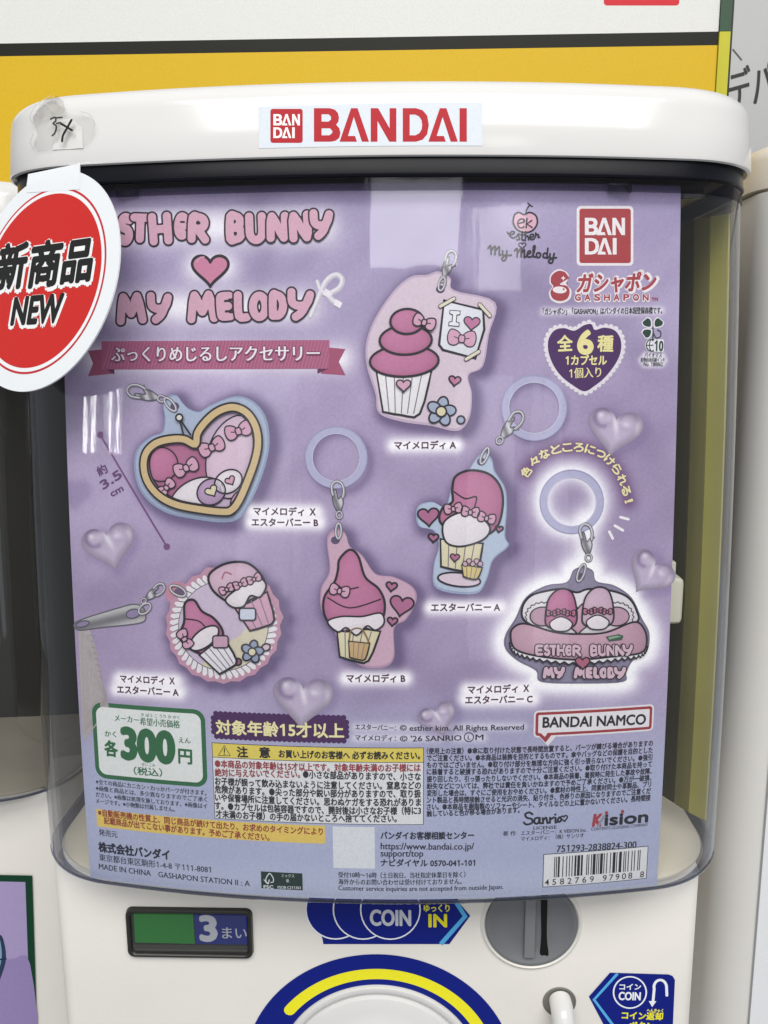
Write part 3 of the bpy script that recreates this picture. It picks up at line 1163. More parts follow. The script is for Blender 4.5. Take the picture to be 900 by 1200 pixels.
# dial: printed ring and white turning disc
uvp = FBD.uv([(447, 1118), (298.5, 1200), (588, 1200)])
(xa, ya), (xb, yb), (xc, yc) = uvp
dd = 2 * (xa * (yb - yc) + xb * (yc - ya) + xc * (ya - yb))
ccx = ((xa**2 + ya**2) * (yb - yc) + (xb**2 + yb**2) * (yc - ya) + (xc**2 + yc**2) * (ya - yb)) / dd
ccy = ((xa**2 + ya**2) * (xc - xb) + (xb**2 + yb**2) * (xa - xc) + (xc**2 + yc**2) * (xb - xa)) / dd
RO = math.hypot(xa - ccx, ya - ccy)
vtop = [FBD.uv([(447, y)])[0][1] - ccy for y in (1135, 1147, 1153.5)]


def circ(r, n=128, a0=0, a1=360):
    t = np.radians(np.linspace(a0, a1, n, endpoint=(abs(a1 - a0) < 360)))
    return np.stack([ccx + r * np.cos(t), ccy + r * np.sin(t)], 1)


a = Art(FBD, 0.0002)
a.fill_uv(circ(RO), NAVY, 0, [circ(vtop[2] - 4)])
rm, wy = (vtop[0] + vtop[1]) / 2, vtop[0] - vtop[1]
a.line_uv(circ(rm, 90, 141, 10), wy, LEMON, 1)
a.build("dial_ring_sticker", mach, STICKER_INK, du=0)
bm = bmesh.new()
rd = vtop[2] * Q
lathe_y(bm, ccx * Q, ccy * Q, [(rd, FRONT_Y), (rd, FRONT_Y - 0.001), (rd - .0006, FRONT_Y - 0.0018), (rd - .0022, FRONT_Y - 0.002), (rd - .0032, FRONT_Y - 0.0014), (rd - .0036, FRONT_Y - 0.0004),
                               (rd - .0046, FRONT_Y - 0.0004), (rd - .0054, FRONT_Y - 0.002), (rd - .010, FRONT_Y - 0.0032), (rd - .016, FRONT_Y - 0.0036), (rd - .018, FRONT_Y - 0.005), (rd - .022, FRONT_Y - 0.0056), (0.001, FRONT_Y - 0.006)], 120)
mesh_obj("dial", bm, WHITE_SHELL, mach, ang=40)

# coin return: hole and white lever
c2 = FBD.uv([(655.5, 1174)])[0] * Q
r2 = (FBD.uv([(674, 1174)])[0][0] - FBD.uv([(638, 1174)])[0][0]) * Q / 2
ret = bpy.data.objects.new("coin_return", None)
COL.objects.link(ret)
ret.parent = mach
bm = bmesh.new()
lathe_y(bm, c2[0], c2[1], [(r2 * 1.1, FRONT_Y), (r2 * 1.06, FRONT_Y - 0.0005), (r2, FRONT_Y - 0.0006), (r2 * .97, FRONT_Y - 0.0002), (0.0004, FRONT_Y - 0.00025)], 48)
mesh_obj("socket", bm, plastic("grey socket", '#77766f', 0.5, 0.4, 0.08, 60), ret, ang=40)
bm = bmesh.new()
lp = []
for k in range(9):
    t = math.pi / 2 * k / 8
    lp.append((c2[0] + 0.0006 * k / 8, FRONT_Y - 0.0008 - 0.0085 * math.sin(t), c2[1] + 0.0015 - 0.0075 * (1 - math.cos(t))))
lp += [(lp[-1][0] + 0.0008, lp[-1][1] - 0.0015, lp[-1][2] - 0.010), (lp[-1][0] + 0.002, lp[-1][1] - 0.003, lp[-1][2] - 0.03)]
tube(bm, lp, 0.0046, 24)
mesh_obj("lever", bm, WHITE_SHELL, ret, ang=60)

# coin return sticker
a = Art(FBD, 0.0002)
a.fill([(690, 1167.5), (714.7, 1139.5), (783, 1141.5), (788, 1143.3), (790.8, 1148), (787, 1232), (724, 1232)], NAVY, 0)
a.line([(723.5, 1140.5), (696, 1171), (722, 1206), (740, 1232)], 3.4, SKY, 1, cap=False)
a.line(ell((738, 1162.5), 19.2, 18.4), 1.8, '#eef1f6', 1, closed=True)
a.text("コイン", (725.5, 1159.5), (751, 1159.5), 8, '#f0f2f6', 1, bold=0.03, res=4)
a.text("COIN", (724.5, 1171), (750.5, 1171.5), 13, '#f0f2f6', 1, bold=0.03, res=5)
pth = [(764.8, 1176), (766.5, 1158)] + list(ell((773.5, 1156.5), 7.4, 8.6, 0, 12, 180, 355)) + [(781.3, 1166)]
a.line(pth, 3.2, '#f0f2f6', 1)
a.fill([(760, 1172.5), (769, 1172.7), (764, 1179.5)], '#f0f2f6', 2)
a.text("へんきゃく", (757.5, 1185.5), (777, 1186), 4.6, '#f2ea5c', 1, bold=0.02, res=3)
a.text("コイン返却", (728, 1193.5), (776.5, 1195), 9.6, LEMON, 1, bold=0.035, res=4)
a.text("ボタン", (737, 1205.5), (766, 1206), 9.6, LEMON, 1, bold=0.035, res=4)
a.build("coin_return_sticker", mach, STICKER_INK, du=0)
# ================================================================== THE DISPLAY CARD inside the case
CARD = Bulge(0.0)
UL, UR, VT, VB = -326.5, 325.8, 171.0, -590.5
card = bpy.data.objects.new("display_card", None)
COL.objects.link(card)
tag(card, "lavender printed card of charms with Japanese notes, curved inside the clear case", "display card")

PURP, DKP, INKC = '#53285e', '#5b2f5a', '#241f2a'
CAPTIONS = [("マイメロディ A", (462, 526.5), (534.5, 526), 10.5), ("マイメロディ Ｘ", (297, 603.5), (370, 604.5), 10.5), ("エスターバニー B", (295, 616.5), (373, 617), 10.5),
            ("マイメロディ Ｘ", (141, 799.5), (205, 802.5), 10), ("エスターバニー A", (137.5, 812.3), (209.5, 816), 10.5), ("マイメロディ B", (406, 799.5), (475, 799.5), 10.5),
            ("エスターバニー A", (505, 716.5), (586, 716), 10.5), ("マイメロディ Ｘ", (548, 813), (620, 811), 10.5), ("エスターバニー C", (545, 825), (624, 823.5), 10.5)]


def seg_d(P, a, b):
    a, b = np.array(a, float), np.array(b, float)
    d = b - a
    t = np.clip(((P - a) @ d) / max(d @ d, 1e-9), 0, 1)
    return np.linalg.norm(P - a - t[:, None] * d, axis=1)


def poly_d(P, pts, closed=True):
    pts = np.asarray(pts, float)
    out = np.full(len(P), 1e9)
    n = len(pts)
    for i in range(n if closed else n - 1):
        out = np.minimum(out, seg_d(P, pts[i], pts[(i + 1) % n]))
    return out


# --- outlines used twice: once for the printed soft edge in the backdrop, once for the printed picture itself
PL_A = spline([(500, 322), (514, 318), (528, 326), (532, 340), (580, 354), (573, 392), (566, 429), (549, 440), (553, 462), (550, 490), (536, 505), (505, 499), (470, 494), (444, 484), (440, 462), (430, 430), (429, 402), (440, 372), (462, 340), (482, 324)], True, 5)
PL_HB = spline([(191, 474), (197, 464), (207, 463), (214, 472), (222, 479), (234, 482), (248, 474), (276, 464), (298, 471), (312, 490), (316, 518), (311, 546), (300, 576), (288, 599), (276, 610), (256, 612), (226, 608), (198, 602), (176, 589), (162, 570), (157, 546), (161, 526), (176, 512), (190, 506), (193, 490)], True, 5)
PL_B = spline([(383, 632), (392, 620), (404, 624), (410, 640), (424, 650), (440, 672), (462, 676), (484, 688), (488, 704), (476, 726), (462, 736), (462, 770), (450, 782), (425, 781), (402, 764), (392, 740), (377, 716), (376, 690), (386, 668)], True, 5)
PL_E = spline([(556, 540), (566, 530), (576, 537), (580, 552), (592, 572), (594, 596), (592, 628), (596, 640), (578, 656), (570, 680), (556, 696), (512, 690), (508, 664), (514, 640), (508, 622), (490, 616), (489, 594), (506, 588), (522, 594), (530, 570), (546, 556)], True, 5)
PL_R = np.array([p for k in range(44) for p in (xf([(66.5 + 2.6 * (k % 2), 0)], (262, 733), 1, k * 360 / 44))])
PL_R = np.array([c + (p - c) * (1.03 if (p - c)[1] < 0 and (p - c)[0] > -20 else 0.99) for p in PL_R for c in [np.array([262, 733])]])
PL_C = spline([(672, 668), (684, 664), (695, 669), (699, 681), (720, 686), (740, 700), (752, 724), (761, 742), (758, 764), (742, 774), (734, 788), (730, 799), (680, 801), (634, 799), (628, 786), (606, 774), (592, 760), (592, 744), (604, 724), (616, 700), (640, 686), (664, 682)], True, 5)

STRAND_A = [(520, 312), (526, 300), (533, 318)]

# --- backdrop: crumpled lavender cloth with printed soft shadows and white halos
gu = np.linspace(UL, UR, 327)
gv = np.linspace(VB, VT, 381)
GU, GV = np.meshgrid(gu, gv)
guv = np.stack([GU.ravel(), GV.ravel()], 1)
gp = project(CARD.pos(guv, np.zeros(len(guv))))
PX, PY = gp[:, 0], gp[:, 1]
top = np.array([158, 143, 188.])
mid = np.array([163, 143, 186.])
low = np.array([160, 168, 205.])
t1 = np.clip((PY - 780) / 150, 0, 1)[:, None]
t1 = t1 * t1 * (3 - 2 * t1)
col = top * (1 - np.clip((PY - 250) / 300, 0, 1)[:, None]) + mid * np.clip((PY - 250) / 300, 0, 1)[:, None]
col = col * (1 - t1) + low * t1
t2 = np.clip((PY - 1005) / 45, 0, 1)[:, None]
col = col * (1 - t2) + np.array([172, 182, 212.]) * t2


def vnoise(x, y, seed):
    r = np.random.default_rng(seed).random((64, 64))
    xi, yi = np.floor(x).astype(int), np.floor(y).astype(int)
    fx, fy = x - xi, y - yi
    fx, fy = fx * fx * (3 - 2 * fx), fy * fy * (3 - 2 * fy)
    g = lambda a, b: r[a % 64, b % 64]
    return (g(xi, yi) * (1 - fx) + g(xi + 1, yi) * fx) * (1 - fy) + (g(xi, yi + 1) * (1 - fx) + g(xi + 1, yi + 1) * fx) * fy


nz = (vnoise(PX / 120, PY / 120, 1) - .5) * 22 + (vnoise(PX / 45 + 9, PY / 60, 2) - .5) * 8 + (vnoise((PX + PY) / 30, (PX - PY) / 90, 3) - .5) * 10
fade = 1 - 0.75 * t1[:, 0]
col += (nz * fade)[:, None] * np.array([1, 1.02, .95])
col += ((rng.random(len(PX)) - .5) * 5)[:, None]
# folds in the printed cloth
for pts, w, am in (([(300, 240), (312, 300), (290, 360)], 16, -9), ([(560, 250), (620, 330), (760, 420)], 22, -8), ([(470, 560), (540, 590), (560, 640)], 26, -7), ([(250, 420), (300, 450), (360, 455)], 20, 6),
                   ([(90, 690), (150, 700), (210, 640)], 24, -6), ([(600, 620), (590, 700), (560, 780)], 20, -6), ([(420, 820), (480, 790), (530, 810)], 22, -5), ([(690, 480), (760, 520), (790, 600)], 26, -7), ([(120, 240), (140, 330), (110, 400)], 30, -14)):
    d = poly_d(gp, spline(pts, False, 8), False)
    col += (1.7 * am * np.exp(-(d / w) ** 2))[:, None]


def soften(pts, r, c, alpha, shift=(0, 0), fill=True, closed=True):
    """soft printed shadow (dark c) or halo (light c) round an outline"""
    global col
    q = np.asarray(pts, float) + np.array(shift)
    lo, hi = q.min(0) - 3 * r, q.max(0) + 3 * r
    m = np.where((PX > lo[0]) & (PX < hi[0]) & (PY > lo[1]) & (PY < hi[1]))[0]
    P = gp[m]
    d = poly_d(P, q, closed)
    if fill and closed:
        d = np.where(inside(P, q), 0, d)
    k = (alpha * np.exp(-(d / r) ** 2))[:, None]
    col[m] = col[m] * (1 - k) + np.array(c, float) * k


DS = (82, 62, 112)
for pts in (PL_A, PL_HB, PL_B, PL_E, PL_R):
    soften(pts, 9, DS, 0.75, (5, 4))
soften(PL_C, 15, (246, 244, 250), 1.0)
soften(PL_C, 9, (246, 244, 250), 0.8)
for c, r in (((396, 537), 34), ((624, 478), 34)):
    soften(ell(c, r), 6, DS, 0.45, (4, 5), fill=False)
soften(ell((669, 587), 34), 13, (246, 244, 250), 0.95, fill=False)
soften([(686, 610), (687, 655), (680, 680)], 16, (246, 244, 250), 0.9, closed=False)
for s, a0, b0, em in CAPTIONS:
    soften([(a0[0], a0[1] - em * .42), (b0[0], b0[1] - em * .42)], 8.5, (248, 244, 250), 0.98, closed=False)
    soften([(a0[0], a0[1] - em * .42), (b0[0], b0[1] - em * .42)], 8.5, (248, 244, 250), 0.5, closed=False)
for a0, b0, r in (((120, 267), (376, 266), 22), ((232, 313), (262, 313), 17), ((144, 361), (356, 359), 20), ((110, 420), (398, 420), 17)):
    soften([a0, b0], r, (243, 240, 247), 0.85, closed=False)
ARC = [(616.5, 553), (626, 540.5), (637.5, 532), (651, 526.5), (664.5, 524), (678, 524), (691.5, 526.5), (704, 531.5), (714.5, 539.5), (723, 550), (729.5, 562.5), (734, 575), (737, 587.5)]
soften(ARC, 10, (104, 62, 118), 0.85, closed=False)
for a0, b0, r, al in (((417, 852.5), (613, 851.5), 5.5, .55), ((417, 865), (566, 864.5), 5.5, .6), ((638, 365), (774, 364), 5, .75), ((756, 416.5), (775, 416.5), 4, .9), ((752, 422), (778, 422), 4, .9), ((756, 427), (775, 427), 4, .9)):
    soften([a0, b0], r, (236, 232, 242), al, closed=False)
# translucent heart beads: the picture's shade under each of them
for (cx, cy), w, rot in (((128, 636), 60, -12), ((722, 500), 70, 12), ((356, 815), 72, 0), ((512, 838), 50, -20), ((768, 668), 60, 30), ((84, 572), 30, 0)):
    soften(heart_pts((cx, cy), w * .9, rot), 7, (104, 84, 140), 0.34, (4, 4))
g_ = col @ np.array([.3, .59, .11])
col = np.clip(col * 0.76 + g_[:, None] * 0.24 + 10, 0, 255)  # reflection haze put into the backdrop colours: greyer and paler
a = Art(CARD, -0.00003)
L = np.where(col / 255 <= 0.04045, col / 255 / 12.92, ((col / 255 + 0.055) / 1.055) ** 2.4)
n_u, n_v = len(gu), len(gv)
idx = np.arange(n_u * n_v).reshape(n_v, n_u)
P3 = CARD.pos(guv, np.full(len(guv), -0.00003))
me = bpy.data.meshes.new("backdrop")
faces = np.stack([idx[:-1, :-1].ravel(), idx[:-1, 1:].ravel(), idx[1:, 1:].ravel(), idx[1:, :-1].ravel()], 1)
me.from_pydata(P3.tolist(), [], faces.tolist())
at_ = me.attributes.new("ink", 'FLOAT_COLOR', 'POINT')
at_.data.foreach_set("color", np.concatenate([L, np.ones((len(L), 1))], 1).astype(np.float32).ravel())
me.materials.append(INK)
for p in me.polygons:
    p.use_smooth = True
link("backdrop", me, card)
# the card's stiff board behind the print
bm = bmesh.new()
uvb = np.array([(u, v) for u in np.linspace(UL, UR, 41) for v in np.linspace(VB, VT, 21)])
Pf, Pk = CARD.pos(uvb, np.full(len(uvb), -0.00012)), CARD.pos(uvb, np.full(len(uvb), -0.0006))
for P in (Pf, Pk):
    vv = [bm.verts.new(p) for p in P]
    for i in range(40):
        for j in range(20):
            bm.faces.new((vv[i * 21 + j], vv[(i + 1) * 21 + j], vv[(i + 1) * 21 + j + 1], vv[i * 21 + j + 1]))
mesh_obj("board", bm, plastic("white card stock", '#dedbe2', 0.6, 0.3, 0.02, 50), card)


def art():
    return Art(CARD, 0.0)


def done(a, name, parent=None, label=None):
    o = a.build(name, parent or card)
    if label:
        o["label"] = label
    return o


# --- cloth pouch and zip pull printed at the lower left
a = art()
pp = np.array([(91.5, 728), (104, 736), (112, 756), (118, 790), (125, 815), (128, 830), (97.5, 870), (95, 830)])
a.shade(pp, lambda P, r: [np.array([178, 168, 170]) + 10 * math.sin(p[0] * 1.4) * math.sin(p[1] * 1.3) - 34 * max(0, (p[0] - 104 - (p[1] - 730) * .16) / 14) for p in P], 0, rings=14)
for k in range(9):
    a.line([(103 + k * .4 + k * 1.2, 737 + k * 7), (107 + k * .4 + k * 1.2, 738 + k * 7)], 1.2, '#a09391', 2)
done(a, "pouch_picture")
a = art()
a.shade(spline([(91, 728), (140, 712), (158, 708), (168, 712), (171, 722), (164, 730), (120, 735), (92, 738)], True, 5), lambda P, r: [np.array([152, 150, 153]) + 34 * math.sin((p[1] + p[0] * .24) * .32 + 1.0) for p, q in zip(P, r)], 3, 8)
a.line(spline([(91, 728), (140, 712), (158, 708), (168, 712), (171, 722), (164, 730), (120, 735), (92, 738)], True, 5), 1.3, '#5f5c66', 4, closed=True)
a.fill(ell((156, 719), 8, 5.2, -14), '#8f80a8', 5)
a.line(ell((156, 719), 8, 5.2, -14), 1.3, '#55525c', 6, closed=True)
a.fill(ell((97, 731), 8, 3.4, -14), '#8f80a8', 5)
a.line(ell((97, 731), 8, 3.4, -14), 1.2, '#55525c', 6, closed=True)
done(a, "zip_pull_picture")


# --- lettering of the title
def title(name, letters, label=None):
    a = art()
    for k, (ch, x0, x1, y0, y1, tl) in enumerate(letters):
        bubble(a, ch, x0 + .5, x1 - .5, y0 - 1, y1 + 1, 9.4, 2 + 1.0 * k, tl)
    return a.build(name, card, du=4.0, dv=12.0)


title("title_lettering", [('E', 107, 138, 250, 286, 0), ('S', 136, 158, 250, 287, 3), ('T', 152, 177, 250, 285, 2), ('H', 172, 204, 250, 287, -4), ('e', 203, 224, 249, 281, 2), ('R', 218, 247.5, 250, 285, 3),
                          ('B', 263, 289, 249, 285, 0), ('U', 286, 314, 250, 286, -2), ('N', 311, 340.5, 249, 284, 3), ('N', 337, 367, 248, 284, 0), ('Y', 361, 391, 247, 281, 4)])
title("title_lettering", [('M', 134, 173, 343, 380, -4), ('Y', 170, 202, 344, 379, 5), ('M', 217, 257, 341, 378, -3), ('E', 252, 276, 342, 376, -4), ('L', 273, 295, 342, 377, -3), ('O', 290, 318, 341, 377, 0), ('D', 313, 339, 341, 375, 0), ('Y', 334, 368, 340, 376, 8)])
a = art()
a.shape(heart_pts((246.5, 312), 43, 0), '#d27ba0', 3, 3.2)
a.line(spline([(231, 307), (234, 302.5), (239, 301.5)], False, 5), 2, '#dc94b2', 5)
a.fill(heart_pts((304, 359), 8), '#f0e6ee', 6)
a.fill(heart_pts((326, 358), 8), '#f0e6ee', 6)
done(a, "title_heart")

# white satin bow by the title
a = art()
for pts, w in (([(364, 371), (372, 352), (382, 330), (394, 322), (401, 328), (397, 338), (384, 345)], 6.5), ([(384, 345), (376, 340), (372, 330)], 5), ([(384, 345), (390, 352), (397, 356)], 7)):
    q = spline(pts, False, 8)
    a.line(q, w, '#c9c2d2', 1)
    a.line(q - np.array([0.6, 0.8]), w * .5, '#e6e2ea', 2)
a.fill(xf([(-5, -4), (5, -4), (5, 4), (-5, 4)], (384, 344), 1, 30), '#e9e5ee', 4)
a.fill(xf([(-5, -3.5), (4, -3.5), (5, 3.5), (-4, 3.5)], (396, 356), 1, 30), '#efecf2', 4)
done(a, "satin_bow_picture")

# ribbon banner
a = art()
for q in ([(103, 411), (125, 409), (132, 438), (103, 441), (109, 426)], [(405, 409), (383, 407), (376, 438), (405, 440), (397, 424)]):
    a.fill(q, '#a9486f', 0)
for q in ([(124, 432), (134, 432), (134, 439)], [(372, 432), (385, 432), (372, 438)]):
    a.fill(q, '#64254f', 1)
a.fill([(119, 400), (386, 398.5), (386, 432), (119, 433)], '#b0527c', 2)
for k in range(66):
    x = 121 + k * 4
    a.line([(x, 432.3), (min(x + 9, 385.5), 432 - 32.5 * (min(x + 9, 385.5) - x) / 9)], 0.9, '#c06f93', 3, cap=False)
ban_ = done(a, "ribbon_banner")
a = art()
a.text("ぷっくりめじるしアクセサリー", (129, 425), (376.5, 424), 21, '#7b2f63', 4, bold=0.07, res=3)
a.text("ぷっくりめじるしアクセサリー", (130.5, 424), (375, 423), 20, '#f1e9f0', 5, bold=0.022, res=3)
done(a, "banner_lettering", ban_)

# size line
a = art()
a.line([(117.5, 509.5), (195.5, 640.5)], 2.2, '#7a4a84', 1)
for p in ((117.5, 509.5), (195.5, 640.5)):
    a.fill(ell(p, 3.9), '#7a4a84', 2)
a.text("約", (116.5, 559), (127.5, 553), 12.5, '#6b4078', 1, bold=0.02, res=3)
a.text("3.5", (121, 574), (144, 558.5), 14.5, '#6b4078', 1, bold=0.035, res=4)
a.text("cm", (131, 582.5), (145.5, 574.5), 11, '#6b4078', 1, bold=0.025, res=4)
done(a, "size_line")

# captions, each with its own place
for s, a0, b0, em in CAPTIONS:
    a = art()
    a.text(s, a0, b0, em, '#54264f', 1, bold=0.018, res=3)
    done(a, "caption")

# arched yellow line of lettering
a = art()
for ch, p in zip("色々なところにつけられる！", ARC):
    i = ARC.index(p)
    q0, q1 = ARC[max(i - 1, 0)], ARC[min(i + 1, 12)]
    d = np.array(q1, float) - np.array(q0)
    d /= np.linalg.norm(d)
    nrm = np.array([d[1], -d[0]])                 # outward (up)
    w = 12.4 if ch != "！" else 4
    c0 = np.array(p) - nrm * 5.6
    for b, cc, ly in ((0.085, '#6a3a74', 1), (0.042, '#eee2a0', 2)):
        a.text(ch, c0 - d * w / 2, c0 + d * w / 2, 12.6, cc, ly + 0.02 * i, bold=b, res=3)
done(a, "arched_lettering")
a = art()
for q in ([(714, 623), (718, 631)], [(720.5, 616), (730, 621.5)], [(727, 606), (736.5, 608.5)]):
    a.line(q, 3, '#f3f0f5', 1)
done(a, "sparkle_marks")


# --- hardware
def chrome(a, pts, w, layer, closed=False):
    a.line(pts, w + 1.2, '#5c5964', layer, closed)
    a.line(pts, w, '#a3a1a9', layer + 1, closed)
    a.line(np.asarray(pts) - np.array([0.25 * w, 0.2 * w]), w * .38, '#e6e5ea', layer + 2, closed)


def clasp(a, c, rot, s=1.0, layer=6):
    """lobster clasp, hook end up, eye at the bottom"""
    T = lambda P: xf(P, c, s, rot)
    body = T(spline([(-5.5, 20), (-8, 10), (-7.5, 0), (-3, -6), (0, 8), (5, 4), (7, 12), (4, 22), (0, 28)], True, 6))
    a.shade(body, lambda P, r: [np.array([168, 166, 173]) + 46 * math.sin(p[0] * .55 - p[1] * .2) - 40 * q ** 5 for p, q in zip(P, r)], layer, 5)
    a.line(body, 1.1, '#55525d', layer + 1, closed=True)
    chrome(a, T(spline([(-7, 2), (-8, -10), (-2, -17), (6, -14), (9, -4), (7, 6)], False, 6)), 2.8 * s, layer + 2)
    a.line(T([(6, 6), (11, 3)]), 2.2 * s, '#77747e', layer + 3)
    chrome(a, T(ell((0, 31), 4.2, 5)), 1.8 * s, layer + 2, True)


def jump_ring(a, c, rx, ry, rot, layer=10):
    chrome(a, ell(c, rx, ry, rot), 2.0, layer, True)


def big_ring(name, c, r, w, parent):
    a = art()
    a.line(ell(c, r, r, 0, 64), w, '#b3b2d6', 2, closed=True)
    a.line(ell(c, r - w * .42, r - w * .42, 0, 64), 0.9, '#c8c7e4', 4, closed=True)
    a.line(ell(c, r + w * .44, r + w * .44, 0, 64), 0.9, '#9f9cc8', 4, closed=True)
    return done(a, name, parent)


def charm(label):
    o = bpy.data.objects.new("charm_picture", None)
    COL.objects.link(o)
    o.parent = card
    o["label"] = label
    return o


def plate(ch, pts, colr, edge, hole=None, name="plate"):
    a = art()
    c0 = np.array([int(colr[i:i + 2], 16) for i in (1, 3, 5)], float)
    c1 = np.array([int(edge[i:i + 2], 16) for i in (1, 3, 5)], float)
    a.fill(pts, edge, 2)
    ctr = np.mean(pts, 0)
    a.fill(ctr + (np.asarray(pts) - ctr) * 0.968, colr, 3)
    if hole:
        a.fill(ell(hole, 5.2, 4.6), '#5b4d72', 4)
    return done(a, name, ch)


def bow(a, c, s, rot, colr, layer, ol=1.6):
    for sg in (-1, 1):
        q = xf(spline([(0, 0), (4 * sg, -7), (12 * sg, -9), (15 * sg, -2), (13 * sg, 6), (6 * sg, 7)], True, 5), c, s, rot)
        a.shape(q, colr, layer, ol)
        a.line(xf([(3 * sg, 0), (8 * sg, -1.5)], c, s, rot), ol * .7, INKC, layer + 2)
    a.shape(xf(rrect(-3.2, -4, 3.2, 4, 2.4), c, s, rot), colr, layer + 3, ol)


PINK, ROSE, LPINK, CREAMY, PALE = '#c4719d', '#b3648f', '#d79fbc', '#ddd2a9', '#e6dde4'


def tone(hexa, d):
    c = np.array([int(hexa[i:i + 2], 16) for i in (1, 3, 5)], float)
    return c + d


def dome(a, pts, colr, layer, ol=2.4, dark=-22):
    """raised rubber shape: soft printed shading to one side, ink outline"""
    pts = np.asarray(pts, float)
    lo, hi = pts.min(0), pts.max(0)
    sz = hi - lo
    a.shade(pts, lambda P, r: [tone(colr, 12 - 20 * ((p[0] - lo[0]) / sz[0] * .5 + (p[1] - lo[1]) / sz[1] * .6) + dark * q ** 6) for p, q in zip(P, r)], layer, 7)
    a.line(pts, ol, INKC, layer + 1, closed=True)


def cup(a, c, s, rot, colr, layer, ol=2.4, pleats=5, h=30, w0=26, w1=17):
    q = xf([(-w0, 0), (w0, 0), (w1, h), (0, h + 2.5), (-w1, h)], c, s, rot)
    dome(a, np.concatenate([q[:2] + 0, spline(q[1:], False, 3)[1:]]), colr, layer, ol, -10)
    for k in range(1, pleats):
        f = -1 + 2 * k / pleats
        a.line(xf([(w0 * f, 2), (w1 * f, h)], c, s, rot), ol * .45, '#7d7383', layer + 2)


def swirl(a, c, s, rot, colr, layer, ol=2.4, tall=1.0):
    """soft ice swirl in three lumps"""
    for k, (y, rx, ry) in enumerate(((-9, 33, 15), (-26 * tall, 25, 14), (-42 * tall, 16, 12))):
        dome(a, xf(ell((0, y), rx, ry, -6), c, s, rot), colr, layer + 3 * k, ol)


# A: framed sign and frosted cake on a pale plate
ch = charm("pale pink charm with a frosted cupcake beside a small framed sign")
a = art()
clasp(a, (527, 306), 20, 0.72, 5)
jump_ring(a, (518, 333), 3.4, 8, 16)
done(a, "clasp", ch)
plate(ch, PL_A, '#d8c3d4', '#c3aac6', (516, 339))
a = art()
cup(a, (473, 434), 1.08, 3, '#e9e6ea', 6, 2.6, 6, h=46, w0=30, w1=20)
swirl(a, (473, 434), 1.22, 4, PINK, 10, 2.8, 1.12)
bow(a, (497, 378), 0.9, 20, LPINK, 24, 1.6)
a.shape(heart_pts((473, 450), 17, 0), LPINK, 24, 1.6)
done(a, "cupcake", ch)
a = art()
fr = np.array([(520.5, 352), (566, 363), (567.5, 386), (557, 420), (519, 410), (514.5, 404)])
dome(a, fr, '#dfe0ea', 6, 2.8, -4)
a.shape(xf(np.array([(-6, -9), (6, -9), (6, -5), (2.4, -4), (2.4, 4), (6, 5), (6, 9), (-6, 9), (-6, 5), (-2.4, 4), (-2.4, -4), (-6, -5)]), (532.5, 373), 1, 5), '#eae9f0', 10, 1.1)
a.shape(heart_pts((553, 377), 19, 6), PINK, 10, 1.3)
bow(a, (541, 397), 1.12, 6, LPINK, 10, 1.2)
for q in ([(516, 359), (532, 350)], [(562, 357), (574, 370)], [(546, 421), (561, 412)]):
    a.line(q, 5, INKC, 13)
    a.line(q, 3.4, '#ddd6bd', 14)
done(a, "framed_sign", ch)
a = art()
a.shape(heart_pts((533, 445), 14, 8), PINK, 6, 2)
for k in range(5):
    a.shape(xf(ell((0, -9), 6.4, 8.5, 0, 20), (517, 482), 1, k * 72 + 12), '#9fadc9', 6 + 2 * k, 2)
a.shape(ell((517, 482), 6), CREAMY, 18, 2)
a.shape(ell((540, 492), 4.5), '#9fadc9', 8, 2.2)
done(a, "flower", ch)

# B: gold edged heart
ch = charm("blue edged heart charm with gold rim and rows of pink bows")
a = art()
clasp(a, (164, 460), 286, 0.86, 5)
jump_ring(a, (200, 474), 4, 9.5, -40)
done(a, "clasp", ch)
plate(ch, PL_HB, '#a9b8d4', '#8f9fc2', (205, 476))
a = art()
hp = spline([(229, 519), (232, 505), (243, 490), (258, 478), (276, 473), (293, 480), (304, 497), (307, 518), (303, 540), (294, 565), (284, 588), (274, 601), (262, 603), (235, 600), (205, 594), (184, 583), (170, 566), (165, 547), (168, 530), (180, 518), (198, 513), (215, 513)], True, 5)
cc = hp.mean(0)
a.shade(hp, lambda P, r: [np.array([203, 177, 205]) - 8 * q for q in r], 6, 5, cc)
mid_ = cc + (hp - cc) * .94
a.line(mid_, 11.6, INKC, 29, closed=True)
a.line(mid_, 7.2, '#d3b57c', 30, closed=True)
rim = done(a, "gold_rim", ch)
a = art()


def inside_heart(q):
    q = np.asarray(q, float).copy()
    lim = cc + (hp - cc) * .855
    ins = inside(q, lim)
    for i in np.where(~ins)[0]:
        lo_, hi_ = 0.0, 1.0
        for _ in range(18):
            m_ = (lo_ + hi_) / 2
            if inside((cc + (q[i] - cc) * m_)[None], lim)[0]:
                lo_ = m_
            else:
                hi_ = m_
        q[i] = cc + (q[i] - cc) * lo_
    return q


